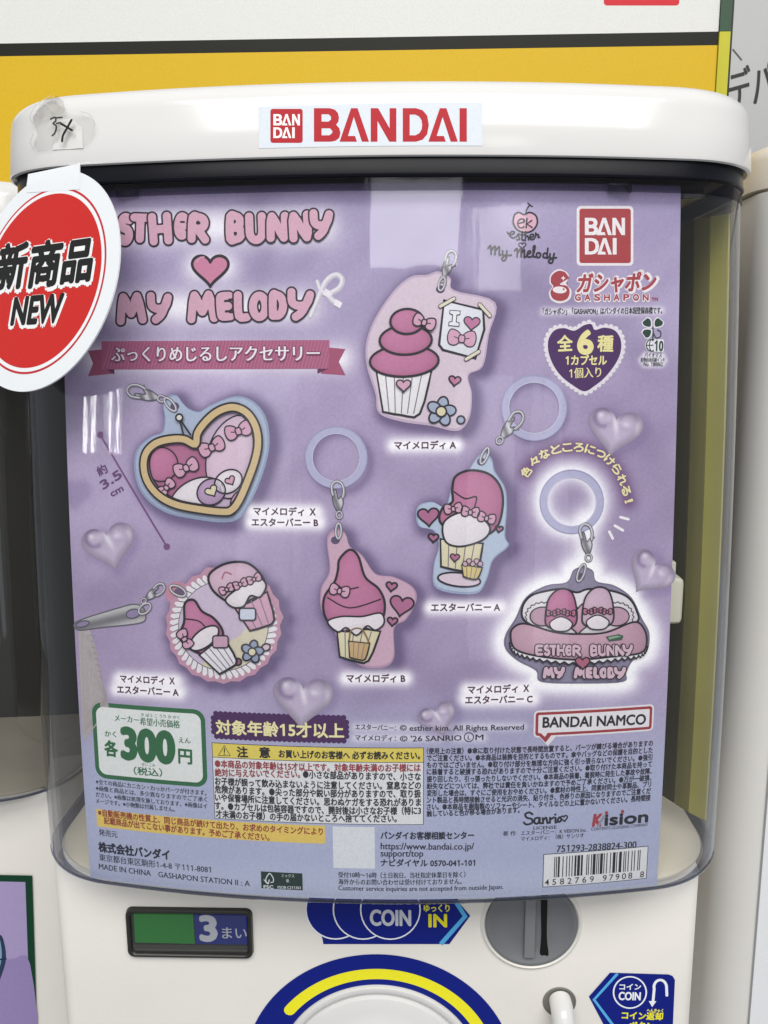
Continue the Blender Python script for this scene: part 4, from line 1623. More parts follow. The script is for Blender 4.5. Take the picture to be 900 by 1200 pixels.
dome(a, inside_heart(ell((208, 562), 42, 46, 20)), ROSE, 11, 1.8)
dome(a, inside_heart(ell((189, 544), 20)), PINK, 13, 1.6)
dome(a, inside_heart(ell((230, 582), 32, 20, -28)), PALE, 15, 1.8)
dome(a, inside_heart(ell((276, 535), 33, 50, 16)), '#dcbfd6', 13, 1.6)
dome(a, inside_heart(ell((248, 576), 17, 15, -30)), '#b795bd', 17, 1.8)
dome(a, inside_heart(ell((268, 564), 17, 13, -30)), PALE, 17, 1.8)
a.shape(heart_pts((248, 574), 15, -30), CREAMY, 20, 1.4)
a.shape(heart_pts((270, 562), 12, -30), LPINK, 20, 1.4)
a.shape(inside_heart(ell((282, 585), 9, 14, 40)), LPINK, 19, 1.6)
for p, s_, r_ in (((196, 571), .78, -46), ((219, 548), 1.0, -24), ((249, 524), 1.05, -24), ((280, 505), 1.05, -18)):
    bow(a, p, s_, r_, LPINK, 24, 1.5)
a.line([(211, 490), (217, 514)], 2, INKC, 24)
a.line([(211, 490), (224, 509)], 2, INKC, 24)
a.shape(ell((211, 489), 4), '#ddd7c9', 26, 2)
done(a, "sweets", rim)

# C2: tall frosted cone with hearts
ch = charm("pink charm of a tall frosted cone above small hearts, hung from a clear ring")
big_ring("clear_ring", (394, 536), 32, 9.5, ch)
a = art()
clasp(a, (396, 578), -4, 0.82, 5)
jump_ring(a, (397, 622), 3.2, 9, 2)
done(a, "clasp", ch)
plate(ch, PL_B, '#cfa5bd', '#b88fb0', (393, 633))
a = art()
q = spline([(398, 655), (410, 644), (420, 652), (428, 676), (444, 690), (451, 708), (446, 728), (424, 738), (396, 738), (381, 722), (380, 700), (392, 682), (396, 668)], True, 6)
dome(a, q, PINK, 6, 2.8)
a.line(spline([(392, 682), (404, 690), (420, 688)], False, 6), 1.5, INKC, 9)
a.line(spline([(384, 700), (410, 712), (446, 702)], False, 6), 1.5, INKC, 9)
cup(a, (420, 736), 1.0, 8, CREAMY, 6, 2.6, 5, h=36, w0=26, w1=17)
dome(a, spline([(384, 728), (400, 722), (424, 722), (446, 718), (450, 730), (440, 738), (430, 733), (418, 744), (406, 735), (396, 740)], True, 5), PALE, 12, 2.0, -4)
bow(a, (398, 692), .8, 14, LPINK, 15, 1.5)
done(a, "cone", ch)
a = art()
cup(a, (421, 752), .62, 6, '#c9a468', 14, 1.8, 4, h=30, w0=20, w1=15)
a.line(spline([(409, 752), (412, 738), (424, 737), (433, 753)], False, 6), 1.8, '#8a6a3a', 14)
done(a, "basket", ch)
a = art()
for p, w_, r_ in (((471, 707), 28, 10), ((459, 686), 13, 8), ((460, 727), 12, 6)):
    a.shape(heart_pts(p, w_, r_), ROSE, 6, 2.2)
done(a, "heart", ch)

# D: tall cake in a cream dress of paper
ch = charm("blue edged charm of a tall pink pudding with a basket and hearts")
big_ring("clear_ring", (626, 478), 34, 9.5, ch)
a = art()
clasp(a, (602, 495), 38, 0.86, 5)
jump_ring(a, (568, 534), 3.4, 10, 24)
done(a, "clasp", ch)
plate(ch, PL_E, '#b2c2da', '#97a6c8', (564, 541))
a = art()
q = spline([(530, 574), (534, 558), (552, 551), (574, 556), (587, 572), (589, 594), (582, 618), (564, 628), (536, 624), (516, 612), (518, 596), (530, 588)], True, 6)
dome(a, q, PINK, 6, 2.8)
a.line(spline([(532, 576), (545, 584), (558, 582), (556, 594)], False, 6), 1.6, INKC, 9)
dome(a, spline([(520, 612), (540, 600), (560, 604), (574, 618), (566, 632), (540, 640), (522, 634)], True, 6), PALE, 11, 2.2, -5)
cup(a, (541, 634), 1.0, 6, CREAMY, 8, 2.6, 5, h=32, w0=25, w1=21)
a.shape(ell((538, 679), 25, 8, 6), '#dcc6d6', 7, 2.2)
for p, r_ in (((531, 596), -8), ((551, 600), 6), ((570, 607), 14)):
    bow(a, p, .72, r_, LPINK, 15, 1.5)
a.shape(heart_pts((533, 652), 11, 6), ROSE, 15, 1.4)
done(a, "pudding", ch)
a = art()
cup(a, (553, 663), .6, 8, '#d8bf68', 19, 1.8, 4, h=22, w0=20, w1=14)
for k in range(5):
    a.shape(ell((545 + k * 4.4, 660 - (k % 2) * 3), 3), '#cfa4bb', 20 + .2 * k, 1)
done(a, "basket", ch)
a = art()
for p, w_, r_ in (((502, 603), 25, -4), ((508, 629), 12, 4), ((585, 619), 9, 10)):
    a.shape(heart_pts(p, w_, r_), ROSE, 6, 2.2)
done(a, "heart", ch)

# E: round lace doily
ch = charm("round lace edged charm with two little cakes, clipped to a zip pull")
a = art()
clasp(a, (184, 692), 52, 0.62, 7)
jump_ring(a, (209, 692), 10, 5, 28, 12)
chrome(a, ell((170, 713), 8, 5, -40), 1.8, 8, True)
done(a, "clasp", ch)
a = art()
a.fill(spline([(198, 705), (193, 695), (199, 684), (212, 682), (223, 690), (226, 706), (214, 714)], True, 5), '#c8869f', 1.5)
a.fill(PL_R, '#c58da8', 2)
ctr = np.array([262, 733.])
lace = np.array([ctr + (63 if k % 3 else 58) * np.array([math.cos(2 * math.pi * k / 150), math.sin(2 * math.pi * k / 150)]) for k in range(150)])
a.fill(lace, '#e9e4ea', 3)
for k in range(50):
    t = 2 * math.pi * k / 50
    a.line([ctr + 59 * np.array([math.cos(t), math.sin(t)]), ctr + 53.5 * np.array([math.cos(t + .04), math.sin(t + .04)])], 1.0, '#6b6472', 4)
a.fill(ell(ctr, 53, 53, 0, 60), '#4d4653', 5)
a.fill(ell(ctr, 52.2, 52.2, 0, 60), '#cbb8d3', 6)
a.fill(np.concatenate([ell(ctr, 52, 52, 0, 40, -10, 120), spline([(250, 770), (268, 752), (284, 742), (300, 716)], False, 4)]), '#d6ccaf', 7)
a.fill(ell((210, 694), 6, 5), '#6a5478', 8)
done(a, "lace_plate", ch)
a = art()
T = lambda P: xf(P, (286, 690), 1, -24)
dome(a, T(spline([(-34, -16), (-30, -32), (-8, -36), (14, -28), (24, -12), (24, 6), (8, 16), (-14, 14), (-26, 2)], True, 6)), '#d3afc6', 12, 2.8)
a.line(T(spline([(-18, -22), (-12, -27), (-6, -22)], False, 5)), 1.6, '#b5677f', 15)
cup(a, (294, 702), .92, -24, LPINK, 13, 2.6, 4, h=36, w0=23, w1=17)
dome(a, T(spline([(-24, 2), (-4, -4), (20, -6), (26, 6), (14, 16), (4, 10), (-8, 18), (-20, 14)], True, 5)), PALE, 18, 2)
for k in range(3):
    bow(a, T([(-18 + 17 * k, -8 + 1 * k)])[0], .6, -24, LPINK, 21, 1.4)
a.shape(rrect(281, 712, 300, 726, 3), '#c9d0e2', 21, 1.8)
done(a, "cake", ch)
a = art()
T = lambda P: xf(P, (232, 742), 1, 24)
dome(a, T(spline([(-28, -26), (-20, -34), (-6, -26), (10, -24), (26, -14), (30, 4), (20, 18), (0, 20), (-18, 12), (-20, -6)], True, 6)), PINK, 12, 2.8)
a.line(T(spline([(-20, -10), (-4, -14), (10, -8)], False, 6)), 1.5, INKC, 15)
cup(a, (248, 756), .8, -38, '#e6e3ea', 16, 2.6, 5, h=40, w0=22, w1=16)
dome(a, xf(ell((0, 0), 20, 10), (240, 747), 1, -38), PALE, 20, 2, -4)
bow(a, (217, 748), .8, 60, LPINK, 23, 1.6)
a.shape(rrect(250, 744, 268, 758, 3), '#c99bb8', 24, 1.6)
done(a, "cake", ch)
a = art()
for k in range(5):
    a.shape(xf(ell((0, -7), 4.8, 6.5, 0, 20), (296, 763), 1, k * 72 + 12), '#8e9bbb', 12 + 2 * k, 2)
a.shape(ell((296, 763), 4.6), CREAMY, 24, 1.6)
a.shape(ell((312, 758), 5, 4, -20), '#d9b9c8', 12, 2)
a.shape(ell((279, 775), 4.2, 4), '#8f5a74', 12, 2)
done(a, "flower", ch)

# F: sofa charm with the raised lettering
ch = charm("grey violet charm of a pink frilled sofa with raised lettering, in a white halo")
big_ring("clear_ring", (670, 588), 33, 9.5, ch)
a = art()
clasp(a, (687, 628), -6, 0.82, 6)
jump_ring(a, (681, 671), 3.6, 10.5, 20)
done(a, "clasp", ch)
plate(ch, PL_C, '#8d84a2', '#78708f', (680, 676), "plate")
a = art()
backp = spline([(616, 728), (612, 712), (622, 698), (642, 692), (660, 690), (676, 694), (690, 690), (716, 692), (736, 700), (746, 716), (744, 730), (700, 744), (650, 742)], True, 6)
dome(a, backp, '#e2dce3', 6, 2.4, -4)
for c0_, n0, n1 in (((636, 722), 150, 380), ((722, 722), 160, 390)):
    a.line(np.array([np.array(c0_) + (19 + 2.0 * (k % 2)) * np.array([math.cos(t), .82 * math.sin(t)]) for k, t in enumerate(np.radians(np.linspace(n0, n1, 27)))]), 1.3, '#4d4653', 8)
    a.fill(ell(c0_, 15, 11), '#c095ad', 9)
    a.line(ell(c0_, 15, 11), 1.4, INKC, 10, closed=True)
dome(a, heart_pts((677, 718), 56, 0, 46), '#cf9fb6', 9, 1.6)
done(a, "sofa_back", ch)
for (px0, py0), cl in (((657, 717), PINK), ((700, 715), '#cfadc4')):
    a = art()
    dome(a, spline([(px0 - 18, py0 + 4), (px0 - 14, py0 - 16), (px0 - 2, py0 - 27), (px0 + 12, py0 - 24), (px0 + 18, py0 - 6), (px0 + 17, py0 + 14), (px0, py0 + 20), (px0 - 16, py0 + 16)], True, 6), cl, 14, 2.0)
    dome(a, spline([(px0 - 13, py0 + 12), (px0, py0 + 5), (px0 + 13, py0 + 12), (px0 + 8, py0 + 21), (px0 - 8, py0 + 21)], True, 5), PALE, 17, 1.5, -3)
    for k in range(3):
        bow(a, (px0 - 11 + 11 * k, py0 + 1 - (k == 1) * 1.5), .42, 0, '#c06f8f', 20, 1.2)
    done(a, "cushion", ch)
a = art()
seat = spline([(598, 744), (602, 734), (616, 730), (650, 740), (680, 742), (710, 740), (742, 728), (754, 736), (757, 752), (750, 764), (720, 768), (676, 772), (632, 768), (604, 760)], True, 6)
fr_ = []
for k, p in enumerate(spline([(597, 752), (604, 763), (632, 771), (676, 775), (720, 771), (750, 766), (758, 756)], False, 9)):
    fr_.append(p + np.array([0, 3.4 if k % 2 else 0.4]))
a.fill(np.concatenate([np.array(fr_), [(750, 748), (604, 746)]]), '#e8e2e8', 21)
a.line(np.array(fr_), 2.2, INKC, 22)
dome(a, seat, '#c99cb2', 23, 2.2)
a.fill([(709, 745), (724, 742), (730, 744), (728, 749), (713, 751)], '#3c5a48', 26)
a.fill([(712, 745.5), (723, 743.5), (727, 745), (713, 748.5)], '#7fa587', 27)
done(a, "sofa_seat", ch)
a = art()
for k, (c_, x0, x1) in enumerate((('E', 626, 637), ('S', 636, 645), ('T', 643, 653), ('H', 651, 663), ('e', 661, 671), ('R', 669, 681), ('B', 690, 701), ('U', 699, 711), ('N', 709, 721), ('N', 719, 731), ('Y', 728, 741))):
    bubble(a, c_, x0, x1, 754 - .06 * abs(k - 5), 768 - .1 * abs(k - 5), 3.2, 26 + 1.05 * k, 0, '#d7b2c4', '#2c2330', 1.1)
for k, (c_, x0, x1) in enumerate((('M', 635, 650), ('Y', 648, 662), ('M', 671, 687), ('E', 685, 695), ('L', 694, 703), ('O', 701, 712), ('D', 710, 721), ('Y', 718, 733))):
    bubble(a, c_, x0, x1, 780, 794, 4.0, 26 + 1.05 * k, 0, '#d7b2c4', '#2c2330', 1.3)
a.shape(heart_pts((682, 774), 17, 0), '#b45a78', 30, 1.6)
done(a, "raised_lettering", ch)


# --- translucent heart beads in the picture
def bead(c, w, rot, lab):
    a = art()
    rr_ = math.radians(rot)

    def cf(P, r):
        out = []
        for p, q in zip(P, r):
            d = (p - np.array(c)) / (w / 2)
            x, y = d[0] * math.cos(rr_) + d[1] * math.sin(rr_), -d[0] * math.sin(rr_) + d[1] * math.cos(rr_)
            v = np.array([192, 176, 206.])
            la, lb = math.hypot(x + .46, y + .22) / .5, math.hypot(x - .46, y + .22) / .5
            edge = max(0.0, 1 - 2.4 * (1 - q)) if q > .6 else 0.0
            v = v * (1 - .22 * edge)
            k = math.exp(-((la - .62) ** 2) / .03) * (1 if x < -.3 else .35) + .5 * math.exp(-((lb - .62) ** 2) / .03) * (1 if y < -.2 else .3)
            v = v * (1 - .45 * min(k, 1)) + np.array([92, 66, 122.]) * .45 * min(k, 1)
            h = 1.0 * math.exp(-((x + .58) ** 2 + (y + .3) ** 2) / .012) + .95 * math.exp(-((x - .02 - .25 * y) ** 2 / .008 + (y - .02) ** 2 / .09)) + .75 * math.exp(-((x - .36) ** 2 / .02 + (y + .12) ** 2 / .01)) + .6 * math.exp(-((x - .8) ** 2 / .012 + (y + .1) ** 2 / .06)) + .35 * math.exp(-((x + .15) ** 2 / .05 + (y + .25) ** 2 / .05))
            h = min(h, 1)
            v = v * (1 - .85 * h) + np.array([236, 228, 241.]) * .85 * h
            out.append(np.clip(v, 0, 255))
        return out
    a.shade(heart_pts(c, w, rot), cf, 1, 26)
    return done(a, "heart_bead_picture", label=lab)


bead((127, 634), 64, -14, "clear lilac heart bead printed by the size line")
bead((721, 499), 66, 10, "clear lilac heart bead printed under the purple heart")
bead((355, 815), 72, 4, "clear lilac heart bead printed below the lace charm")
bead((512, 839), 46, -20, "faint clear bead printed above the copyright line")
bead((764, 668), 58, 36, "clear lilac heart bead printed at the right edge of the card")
#END1
# --- upper right marks
a = art()
app = spline([(614, 251.5), (621, 249), (628, 253), (629.5, 262), (624, 270), (615, 272.5), (606, 269), (601.5, 261), (603, 252), (608, 249)], True, 6)
a.fill(app, '#dfa9bf', 1)
a.line(app, 2, INKC, 2, closed=True)
a.line(spline([(616, 251), (617.5, 245), (621, 240)], False, 5), 1.5, INKC, 2)
a.line(spline([(618.5, 238), (621, 240.5), (624, 242)], False, 5), 1.5, INKC, 2)
a.line(spline([(607, 262), (614, 260), (613.5, 257), (609.5, 257), (606.5, 261), (608, 266), (612, 267), (614, 265.5)], False, 5), 1.6, INKC, 4)
a.line([(617.5, 256), (616.5, 267)], 1.6, INKC, 4)
a.line([(623, 258.5), (617.5, 262.5), (623.5, 266.5)], 1.6, INKC, 4)
S_ = [[(594.5, 272), (597, 275), (602, 274), (602.5, 271.5), (598.5, 272), (597.5, 276), (601.5, 279), (605, 277), (608, 273.5), (607.5, 277), (609, 280.5), (605.5, 281)],
      [(612, 271), (611.5, 280), (614, 281.5)], [(609.5, 275), (614.5, 275.5)], [(616, 271.5), (615.5, 282)], [(615.8, 278), (618.5, 276.5), (619.5, 281)],
      [(621, 278.5), (625, 277), (624.5, 274.5), (621.5, 275.5), (621.5, 280), (625, 280.5), (627.5, 277), (627.5, 273), (629, 275), (631, 275), (630.5, 278), (632.5, 278)]]
for q in S_:
    a.line(spline(q, False, 4), 1.8, INKC, 3)
a.line(heart_pts((612, 287), 8.5), 1.3, INKC, 3, closed=True)
for q in ([(572, 291), (575, 288), (575.5, 298)], [(575.5, 294), (580, 288.5), (580, 298.5)], [(580.5, 294), (585, 289), (585, 298.5), (587, 298.5)], [(589, 294), (589.5, 299), (593, 298.5), (594, 294)],
          [(594, 294), (593, 303), (590, 305.5), (588, 303), (592, 300), (599, 299)], [(603, 294), (606, 291.5), (606, 301)], [(606.5, 297), (610.5, 291.5), (610.5, 301)], [(611, 297), (614.5, 292.5), (614.5, 301.5), (617, 300)],
          [(617.5, 298), (621.5, 296.5), (621, 294), (618.5, 295.5), (618.5, 300.5), (622, 301), (625, 298), (627, 289), (625, 289.5), (625, 300), (627.5, 301)],
          [(632, 296.5), (629, 297), (629, 301), (632, 301.5), (633.5, 298), (631.5, 296)], [(641, 297), (637.5, 297), (636.5, 301), (639.5, 302)], [(642, 291), (641, 302), (643.5, 301)], [(644.5, 297.5), (644.5, 302), (648, 302), (649.5, 297)],
          [(649, 298), (647.5, 307), (644, 308), (643, 305.5), (648, 302.5), (652, 302)]):
    a.line(spline(q, False, 4), 2.1, INKC, 3)
done(a, "script_signature")

a = art()
a.fill(rrect(675.7, 241.3, 742.2, 311.5, 5), '#ece6ea', 1)
a.fill(rrect(679, 244.6, 739.2, 308.3, 3), '#b0262f', 2)
for ch_, p, q in (('B', 685.3, 701), ('A', 699, 717), ('N', 717.5, 732.3)):
    logo(a, ch_, p, q, 255.3, 275.6, '#efe9ec', 3)
for ch_, p, q in (('D', 685.3, 702), ('A', 700, 717), ('I', 718, 722.5)):
    logo(a, ch_, p, q, 279, 298.3, '#efe9ec', 3)
done(a, "red_square_logo")

RED = '#ad2a38'
a = art()
g = spline([(665, 323), (655, 317.5), (646.5, 323), (645, 332), (648, 336), (644.5, 342), (647, 350), (656, 353.5), (666, 349.5), (668, 340), (663, 333.5)], True, 6)
a.fill(np.mean(g, 0) + (g - np.mean(g, 0)) * 1.12, '#e9e0e8', 1)
body_ = spline([(666.5, 325), (662, 319), (654, 317.5), (646.5, 323), (645.5, 331), (648.5, 335.5), (645, 342), (648, 350), (657, 352.8), (665, 349.5), (667.5, 341), (664, 335), (656, 333), (667, 326)], True, 5)
a.fill(body_, RED, 2)
a.fill(ell((655.8, 339.8), 8.2, 4, 4), '#efe6ea', 3)
a.fill(ell((660.5, 339), 1.1), RED, 4)
a.fill([(660, 323), (660.9, 325.1), (663, 326), (660.9, 326.9), (660, 329), (659.1, 326.9), (657, 326), (659.1, 325.1)], '#efe6ea', 3)
a.fill(ell((664.5, 331.6), 1.0), RED, 3)
a.text("ガシャポン", (673, 344.5), (771, 342), 26.5, '#efe6ea', 1, bold=0.10, res=3, slant=0.16)
a.text("ガシャポン", (675, 343), (767.5, 340.8), 24, RED, 2, bold=0.036, res=3, slant=0.16)
for k, chx in enumerate("GASHAPON"):
    x = 673.5 + k * 11.35
    a.text(chx, (x - .8, 353), (x + 8.2, 353), 11.5, '#efe6ea', 1.3 + .02 * k, bold=0.11, res=4)
    a.text(chx, (x, 352), (x + 7.2, 352), 10.3, RED, 2.3, bold=0.028, res=4)
a.text("TM", (763.5, 352.5), (771, 352.5), 5.5, RED, 2, bold=0.02)
done(a, "capsule_toy_logo")
a = art()
a.text("「ガシャポン」「GASHAPON」はバンダイの日本国登録商標です。", (636, 369), (776, 367.5), 8.6, INKC, 2.5, bold=0.011)
done(a, "trademark_line")

a = art()
hp6 = spline([(684.5, 381), (693, 380), (697, 386.5), (708, 384), (720, 387), (727, 397), (727.5, 411), (722, 425), (710, 441), (697, 452), (685, 458.5), (672, 452), (658, 441), (648, 427), (642.5, 411), (643, 397), (650, 387), (661, 384.5), (673, 387.5)], True, 6)
cc6 = np.array([685, 417.])
sc = []
q6 = cc6 + (hp6 - cc6) * 1.055
acc = 0
sc = list(q6)
a.fill(q6, '#e6dee8', 1)
step = np.concatenate([[0], np.cumsum(np.linalg.norm(np.diff(np.vstack([q6, q6[:1]]), axis=0), axis=1))])
for k in range(46):
    s_ = step[-1] * k / 46
    i = min(np.searchsorted(step, s_, side='right') - 1, len(q6) - 1)
    f = (s_ - step[i]) / (step[i + 1] - step[i])
    p = q6[i] * (1 - f) + q6[(i + 1) % len(q6)] * f
    a.fill(ell(p, 3.1, 3.1, 0, 14), '#e6dee8', 1.3 + .25 * (k % 2))
a.fill(hp6, '#4b1d63', 2.4)
a.text("全", (653, 412), (671.5, 411), 20, '#efe28e', 4, bold=0.03, res=4)
a.text("6", (676, 414), (695.5, 414), 38, '#efe28e', 4, bold=0.045, res=8)
a.text("種", (699.5, 411.5), (718.5, 412), 20.5, '#efe28e', 4, bold=0.03, res=4)
a.text("1カプセル", (662.5, 428), (711, 428), 13, '#efe28e', 4, bold=0.02, res=4)
a.text("1個入り", (667, 443.5), (704.5, 442), 13.5, '#efe28e', 4, bold=0.016, res=4)
done(a, "purple_heart_badge")

a = art()
GRN = '#15402c'
for c_, r_ in (((759.5, 379.5), -40), ((770.5, 379.5), 40), ((759.5, 389.5), -125)):
    q = xf(spline([(0, 4), (-4.6, -1), (-3.8, -5.4), (0, -5.8), (3.8, -5.4), (4.6, -1)], True, 5), c_, 1, r_)
    a.fill(np.mean(q, 0) + (q - np.mean(q, 0)) * 1.3, '#e9e5ee', 1)
    a.fill(q, GRN, 2)
a.line(spline([(765, 384), (765.5, 392), (764.5, 399)], False, 5), 1.4, GRN, 3)
a.line(spline([(770.5, 386.5), (774, 389), (774, 394), (769, 396), (766, 391)], False, 5), 1.2, GRN, 3)
a.fill(ell((764, 404.5), 8), '#e9e5ee', 1.5)
a.line(ell((764, 404.5), 6.6, 7), 1.2, GRN, 3, True)
a.line(ell((764, 404.5), 3, 7), 1.0, GRN, 3.5, True)
a.line([(757.5, 404.5), (765, 404.5)], 1.0, GRN, 4)
a.fill(rrect(765.8, 397.6, 777.8, 412.4, 2), '#e9e5ee', 5)
a.text("10", (766.5, 411), (777, 411.2), 16.5, GRN, 6, bold=0.03, res=5)
for s, y, x0, x1, e in (("バイオマス", 418.6, 755, 775.5, 6.2), ("植物由来印刷インキ", 424, 750.5, 779, 5.6), ("No. 180062", 428.8, 754, 776.5, 6.6)):
    a.text(s, (x0, y), (x1, y), e, '#2c2c34', 7.4, bold=0.004)
done(a, "plant_ink_mark")


# --- lower blocks
def quad_text(a, rows, col, layer, em, bold=0.0):
    for s, p, q in rows:
        a.text(s, p, q, em, col, layer, bold=bold)


def uv_rect(px4):
    """px: TL, TR, BR, BL -> straightened corners"""
    u = CARD.uv(px4)
    x0, x1 = (u[0, 0] + u[3, 0]) / 2, (u[1, 0] + u[2, 0]) / 2
    return x0, (u[2, 1] + u[3, 1]) / 2, x1, (u[0, 1] + u[1, 1]) / 2


a = art()
x0, y0, x1, y1 = uv_rect([(106.5, 822), (240.5, 832), (243, 923), (113, 911)])
GR = '#1d6b3c'
a.fill_uv(rrect(x0, y0, x1, y1, 13, 8), GR, 0)
a.fill_uv(rrect(x0 + 5, y0 + 5, x1 - 5, y1 - 5, 9, 8), '#e4e8e6', 1)
a.text("メーカー", (134.5, 845), (163, 848), 9, '#26734a', 2, bold=0.008)
a.text("希望小売価格", (164, 849.5), (211, 853.5), 10, '#26734a', 2, bold=0.008)
a.text("き ぼう こ うり か かく", (165.5, 839.5), (210.5, 842.7), 4.6, '#26734a', 2, bold=0.008)
a.text("各", (122.5, 885), (138.5, 887), 19.5, GR, 2, bold=0.035, res=4)
a.text("かく", (123, 863), (136.5, 864), 8, GR, 2, bold=0.008, res=3)
a.text("300", (141.5, 887.2), (206, 894), 50, GR, 2, bold=0.052, res=8)
a.text("円", (209, 894), (225.5, 895.5), 19.5, GR, 2, bold=0.03, res=4)
a.text("えん", (209.5, 870.5), (223.5, 871.5), 8, GR, 2, bold=0.008, res=3)
a.text("（税込）", (157, 907.5), (190.5, 910), 10, '#26734a', 2, bold=0.012, res=3)
a.text("ぜい こみ", (166, 897.5), (182, 898.7), 4.4, '#26734a', 2)
done(a, "price_box")

a = art()
quad_text(a, [("※全ての商品にカニカン・わっかパーツが付きます。", (112.4, 918.7), (242, 932.3)), ("※画像と商品とは、多少異なりますのでご了承く", (112.4, 926.3), (242.8, 940)),
              ("ださい。※画像は処理を施しております。※画像はイ", (112.4, 933.8), (242.8, 947.8)), ("メージです。※小物類は付属しません。", (112.4, 941.2), (204.9, 951.5))], '#2a2840', 1, 6.6, 0.008)
done(a, "small_notes")

a = art()
x0, y0, x1, y1 = uv_rect([(112.5, 946.5), (380.5, 969), (381.5, 990.5), (113.8, 966.5)])
a.fill_uv([(x0, y0), (x1, y0), (x1, y1), (x0, y1)], '#eac63a', 0)
quad_text(a, [("※自動販売機の性質上、同じ商品が続けて出たり、お求めのタイミングにより", (115, 955.7), (378.5, 978.6)), ("記載商品が出てこない事があります。予めご了承ください。", (122, 965.2), (316, 985.3))], '#a0361d', 1, 9.0, 0.012)
done(a, "yellow_strip")

a = art()
quad_text(a, [("発売元", (116, 978.8), (137.7, 981.8))], '#23243a', 1, 8.2, 0.006)
quad_text(a, [("株式会社バンダイ", (115.6, 997.8), (199.2, 1007.8))], '#1c1e34', 1, 12.5, 0.026)
quad_text(a, [("東京都台東区駒形1-4-8 〒111-8081", (116.4, 1008.5), (247.2, 1023.2))], '#2a2c44', 1, 9.2)
a.text("MADE IN CHINA", (116, 1018.2), (177, 1026.5), 9.3, '#23243a', 1)
a.text("GASHAPON STATION II : A", (185.5, 1027.5), (293, 1038.6), 9.3, '#23243a', 1)
done(a, "maker_address")

a = art()
x0, y0, x1, y1 = uv_rect([(306, 1021.3), (354.6, 1023.3), (354.6, 1043), (306, 1041.2)])
a.fill_uv([(x0, y0), (x1, y0), (x1, y1), (x0, y1)], '#12332c', 0)
a.line(spline([(309.5, 1031), (312, 1034), (314, 1035.5), (315.5, 1031)], False, 4), 1.1, '#dfe6ea', 1)
a.line(spline([(315, 1035), (312.5, 1034), (311.5, 1030.5), (313.5, 1026), (316, 1023.5), (318.5, 1026), (320.5, 1030), (320, 1033.5), (317.5, 1034)], False, 4), 1.1, '#dfe6ea', 1)
a.text("FSC", (309, 1041), (320.5, 1041.2), 5.4, '#dfe6ea', 1, bold=0.02)
a.text("ミックス", (330, 1028), (345, 1028.5), 4.4, '#c9d2d4', 1)
a.text("紙", (335.5, 1034), (339, 1034), 4.4, '#c9d2d4', 1)
a.text("FSC® C211761", (325.5, 1041.3), (352.5, 1042), 4.6, '#dfe6ea', 1, bold=0.01)
done(a, "paper_mark")

# age badge with a scalloped edge
a = art()
x0, y0, x1, y1 = uv_rect([(250, 836), (405.5, 841), (406.5, 868), (250.5, 863)])
a.fill_uv(rrect(x0, y0, x1, y1, 5), '#4a1b5c', 0)
k = 0
for i in range(27):
    for yy in (y0, y1):
        k += 1
        a.fill_uv([(x0 + 3 + (x1 - x0 - 6) * i / 26 + 3.1 * math.cos(t), yy + 3.1 * math.sin(t)) for t in np.linspace(0, 6.283, 13)[:-1]], '#4a1b5c', .3 + .25 * (i % 2))
for i in range(1, 5):
    for xx in (x0, x1):
        k += 1
        a.fill_uv([(xx + 3.1 * math.cos(t), y0 + (y1 - y0) * i / 5 + 3.1 * math.sin(t)) for t in np.linspace(0, 6.283, 13)[:-1]], '#4a1b5c', .3 + .25 * (i % 2))
a.text("対象年齢15才以上", (253, 860), (403.5, 864.5), 18.2, '#efe6a2', 2, bold=0.03, res=3)
done(a, "age_badge")

a = art()
for s, p, q, e in (("エスターバニー：", (416.3, 855), (464, 856.5), 7.6), ("© esther kim. All Rights Reserved", (468.5, 856), (614, 854.8), 9.2), ("マイメロディ：", (416, 867.5), (464, 868.5), 7.6), ("© '26 SANRIO", (468.5, 868.8), (541, 867.6), 9.2), ("M", (557, 867), (566.5, 866.9), 9.2), ("L", (548, 866.2), (551.5, 866.2), 6.6)):
    a.text(s, p, q, e, '#2b2438', 2.4, bold=0.006)
a.line(ell((549.5, 863.6), 5.4, 5.2), 1.0, '#2b2438', 3, True)
done(a, "copyright_lines")

# caution panel
a = art()
x0, y0, x1, y1 = uv_rect([(248.7, 870.5), (496.6, 875.6), (496.6, 966.4), (251, 959.2)])
a.fill_uv([(x0, y0), (x1, y0), (x1, y1), (x0, y1)], '#2b2838', 0)
e = 0.7
ym = y1 - (y1 - y0) * 0.192
a.fill_uv([(x0 + e, y0 + e), (x1 - e, y0 + e), (x1 - e, ym), (x0 + e, ym)], '#e2e3e6', 1)
a.fill_uv([(x0 + e, ym + e), (x1 - e, ym + e), (x1 - e, y1 - e), (x0 + e, y1 - e)], '#e6cf28', 1)
a.line([(263, 873.6), (270, 885.6), (256, 885.2)], 1.2, '#26222a', 2, True)
a.line([(263, 877), (263, 881.5)], 1.3, '#26222a', 2)
a.fill(ell((263, 883.7), .8), '#26222a', 2)
a.text("注", (278, 887.2), (291, 887.4), 13.4, '#26222a', 2, bold=0.035, res=3)
a.text("意", (304, 887.8), (317, 888), 13.4, '#26222a', 2, bold=0.035, res=3)
a.text("お買い上げのお客様へ 必ずお読みください。", (326.7, 887.6), (492.5, 889.6), 10, '#26222a', 2, bold=0.02)
hd = done(a, "caution_panel")
a = art()
RC, BC = '#a02a36', '#2a2733'
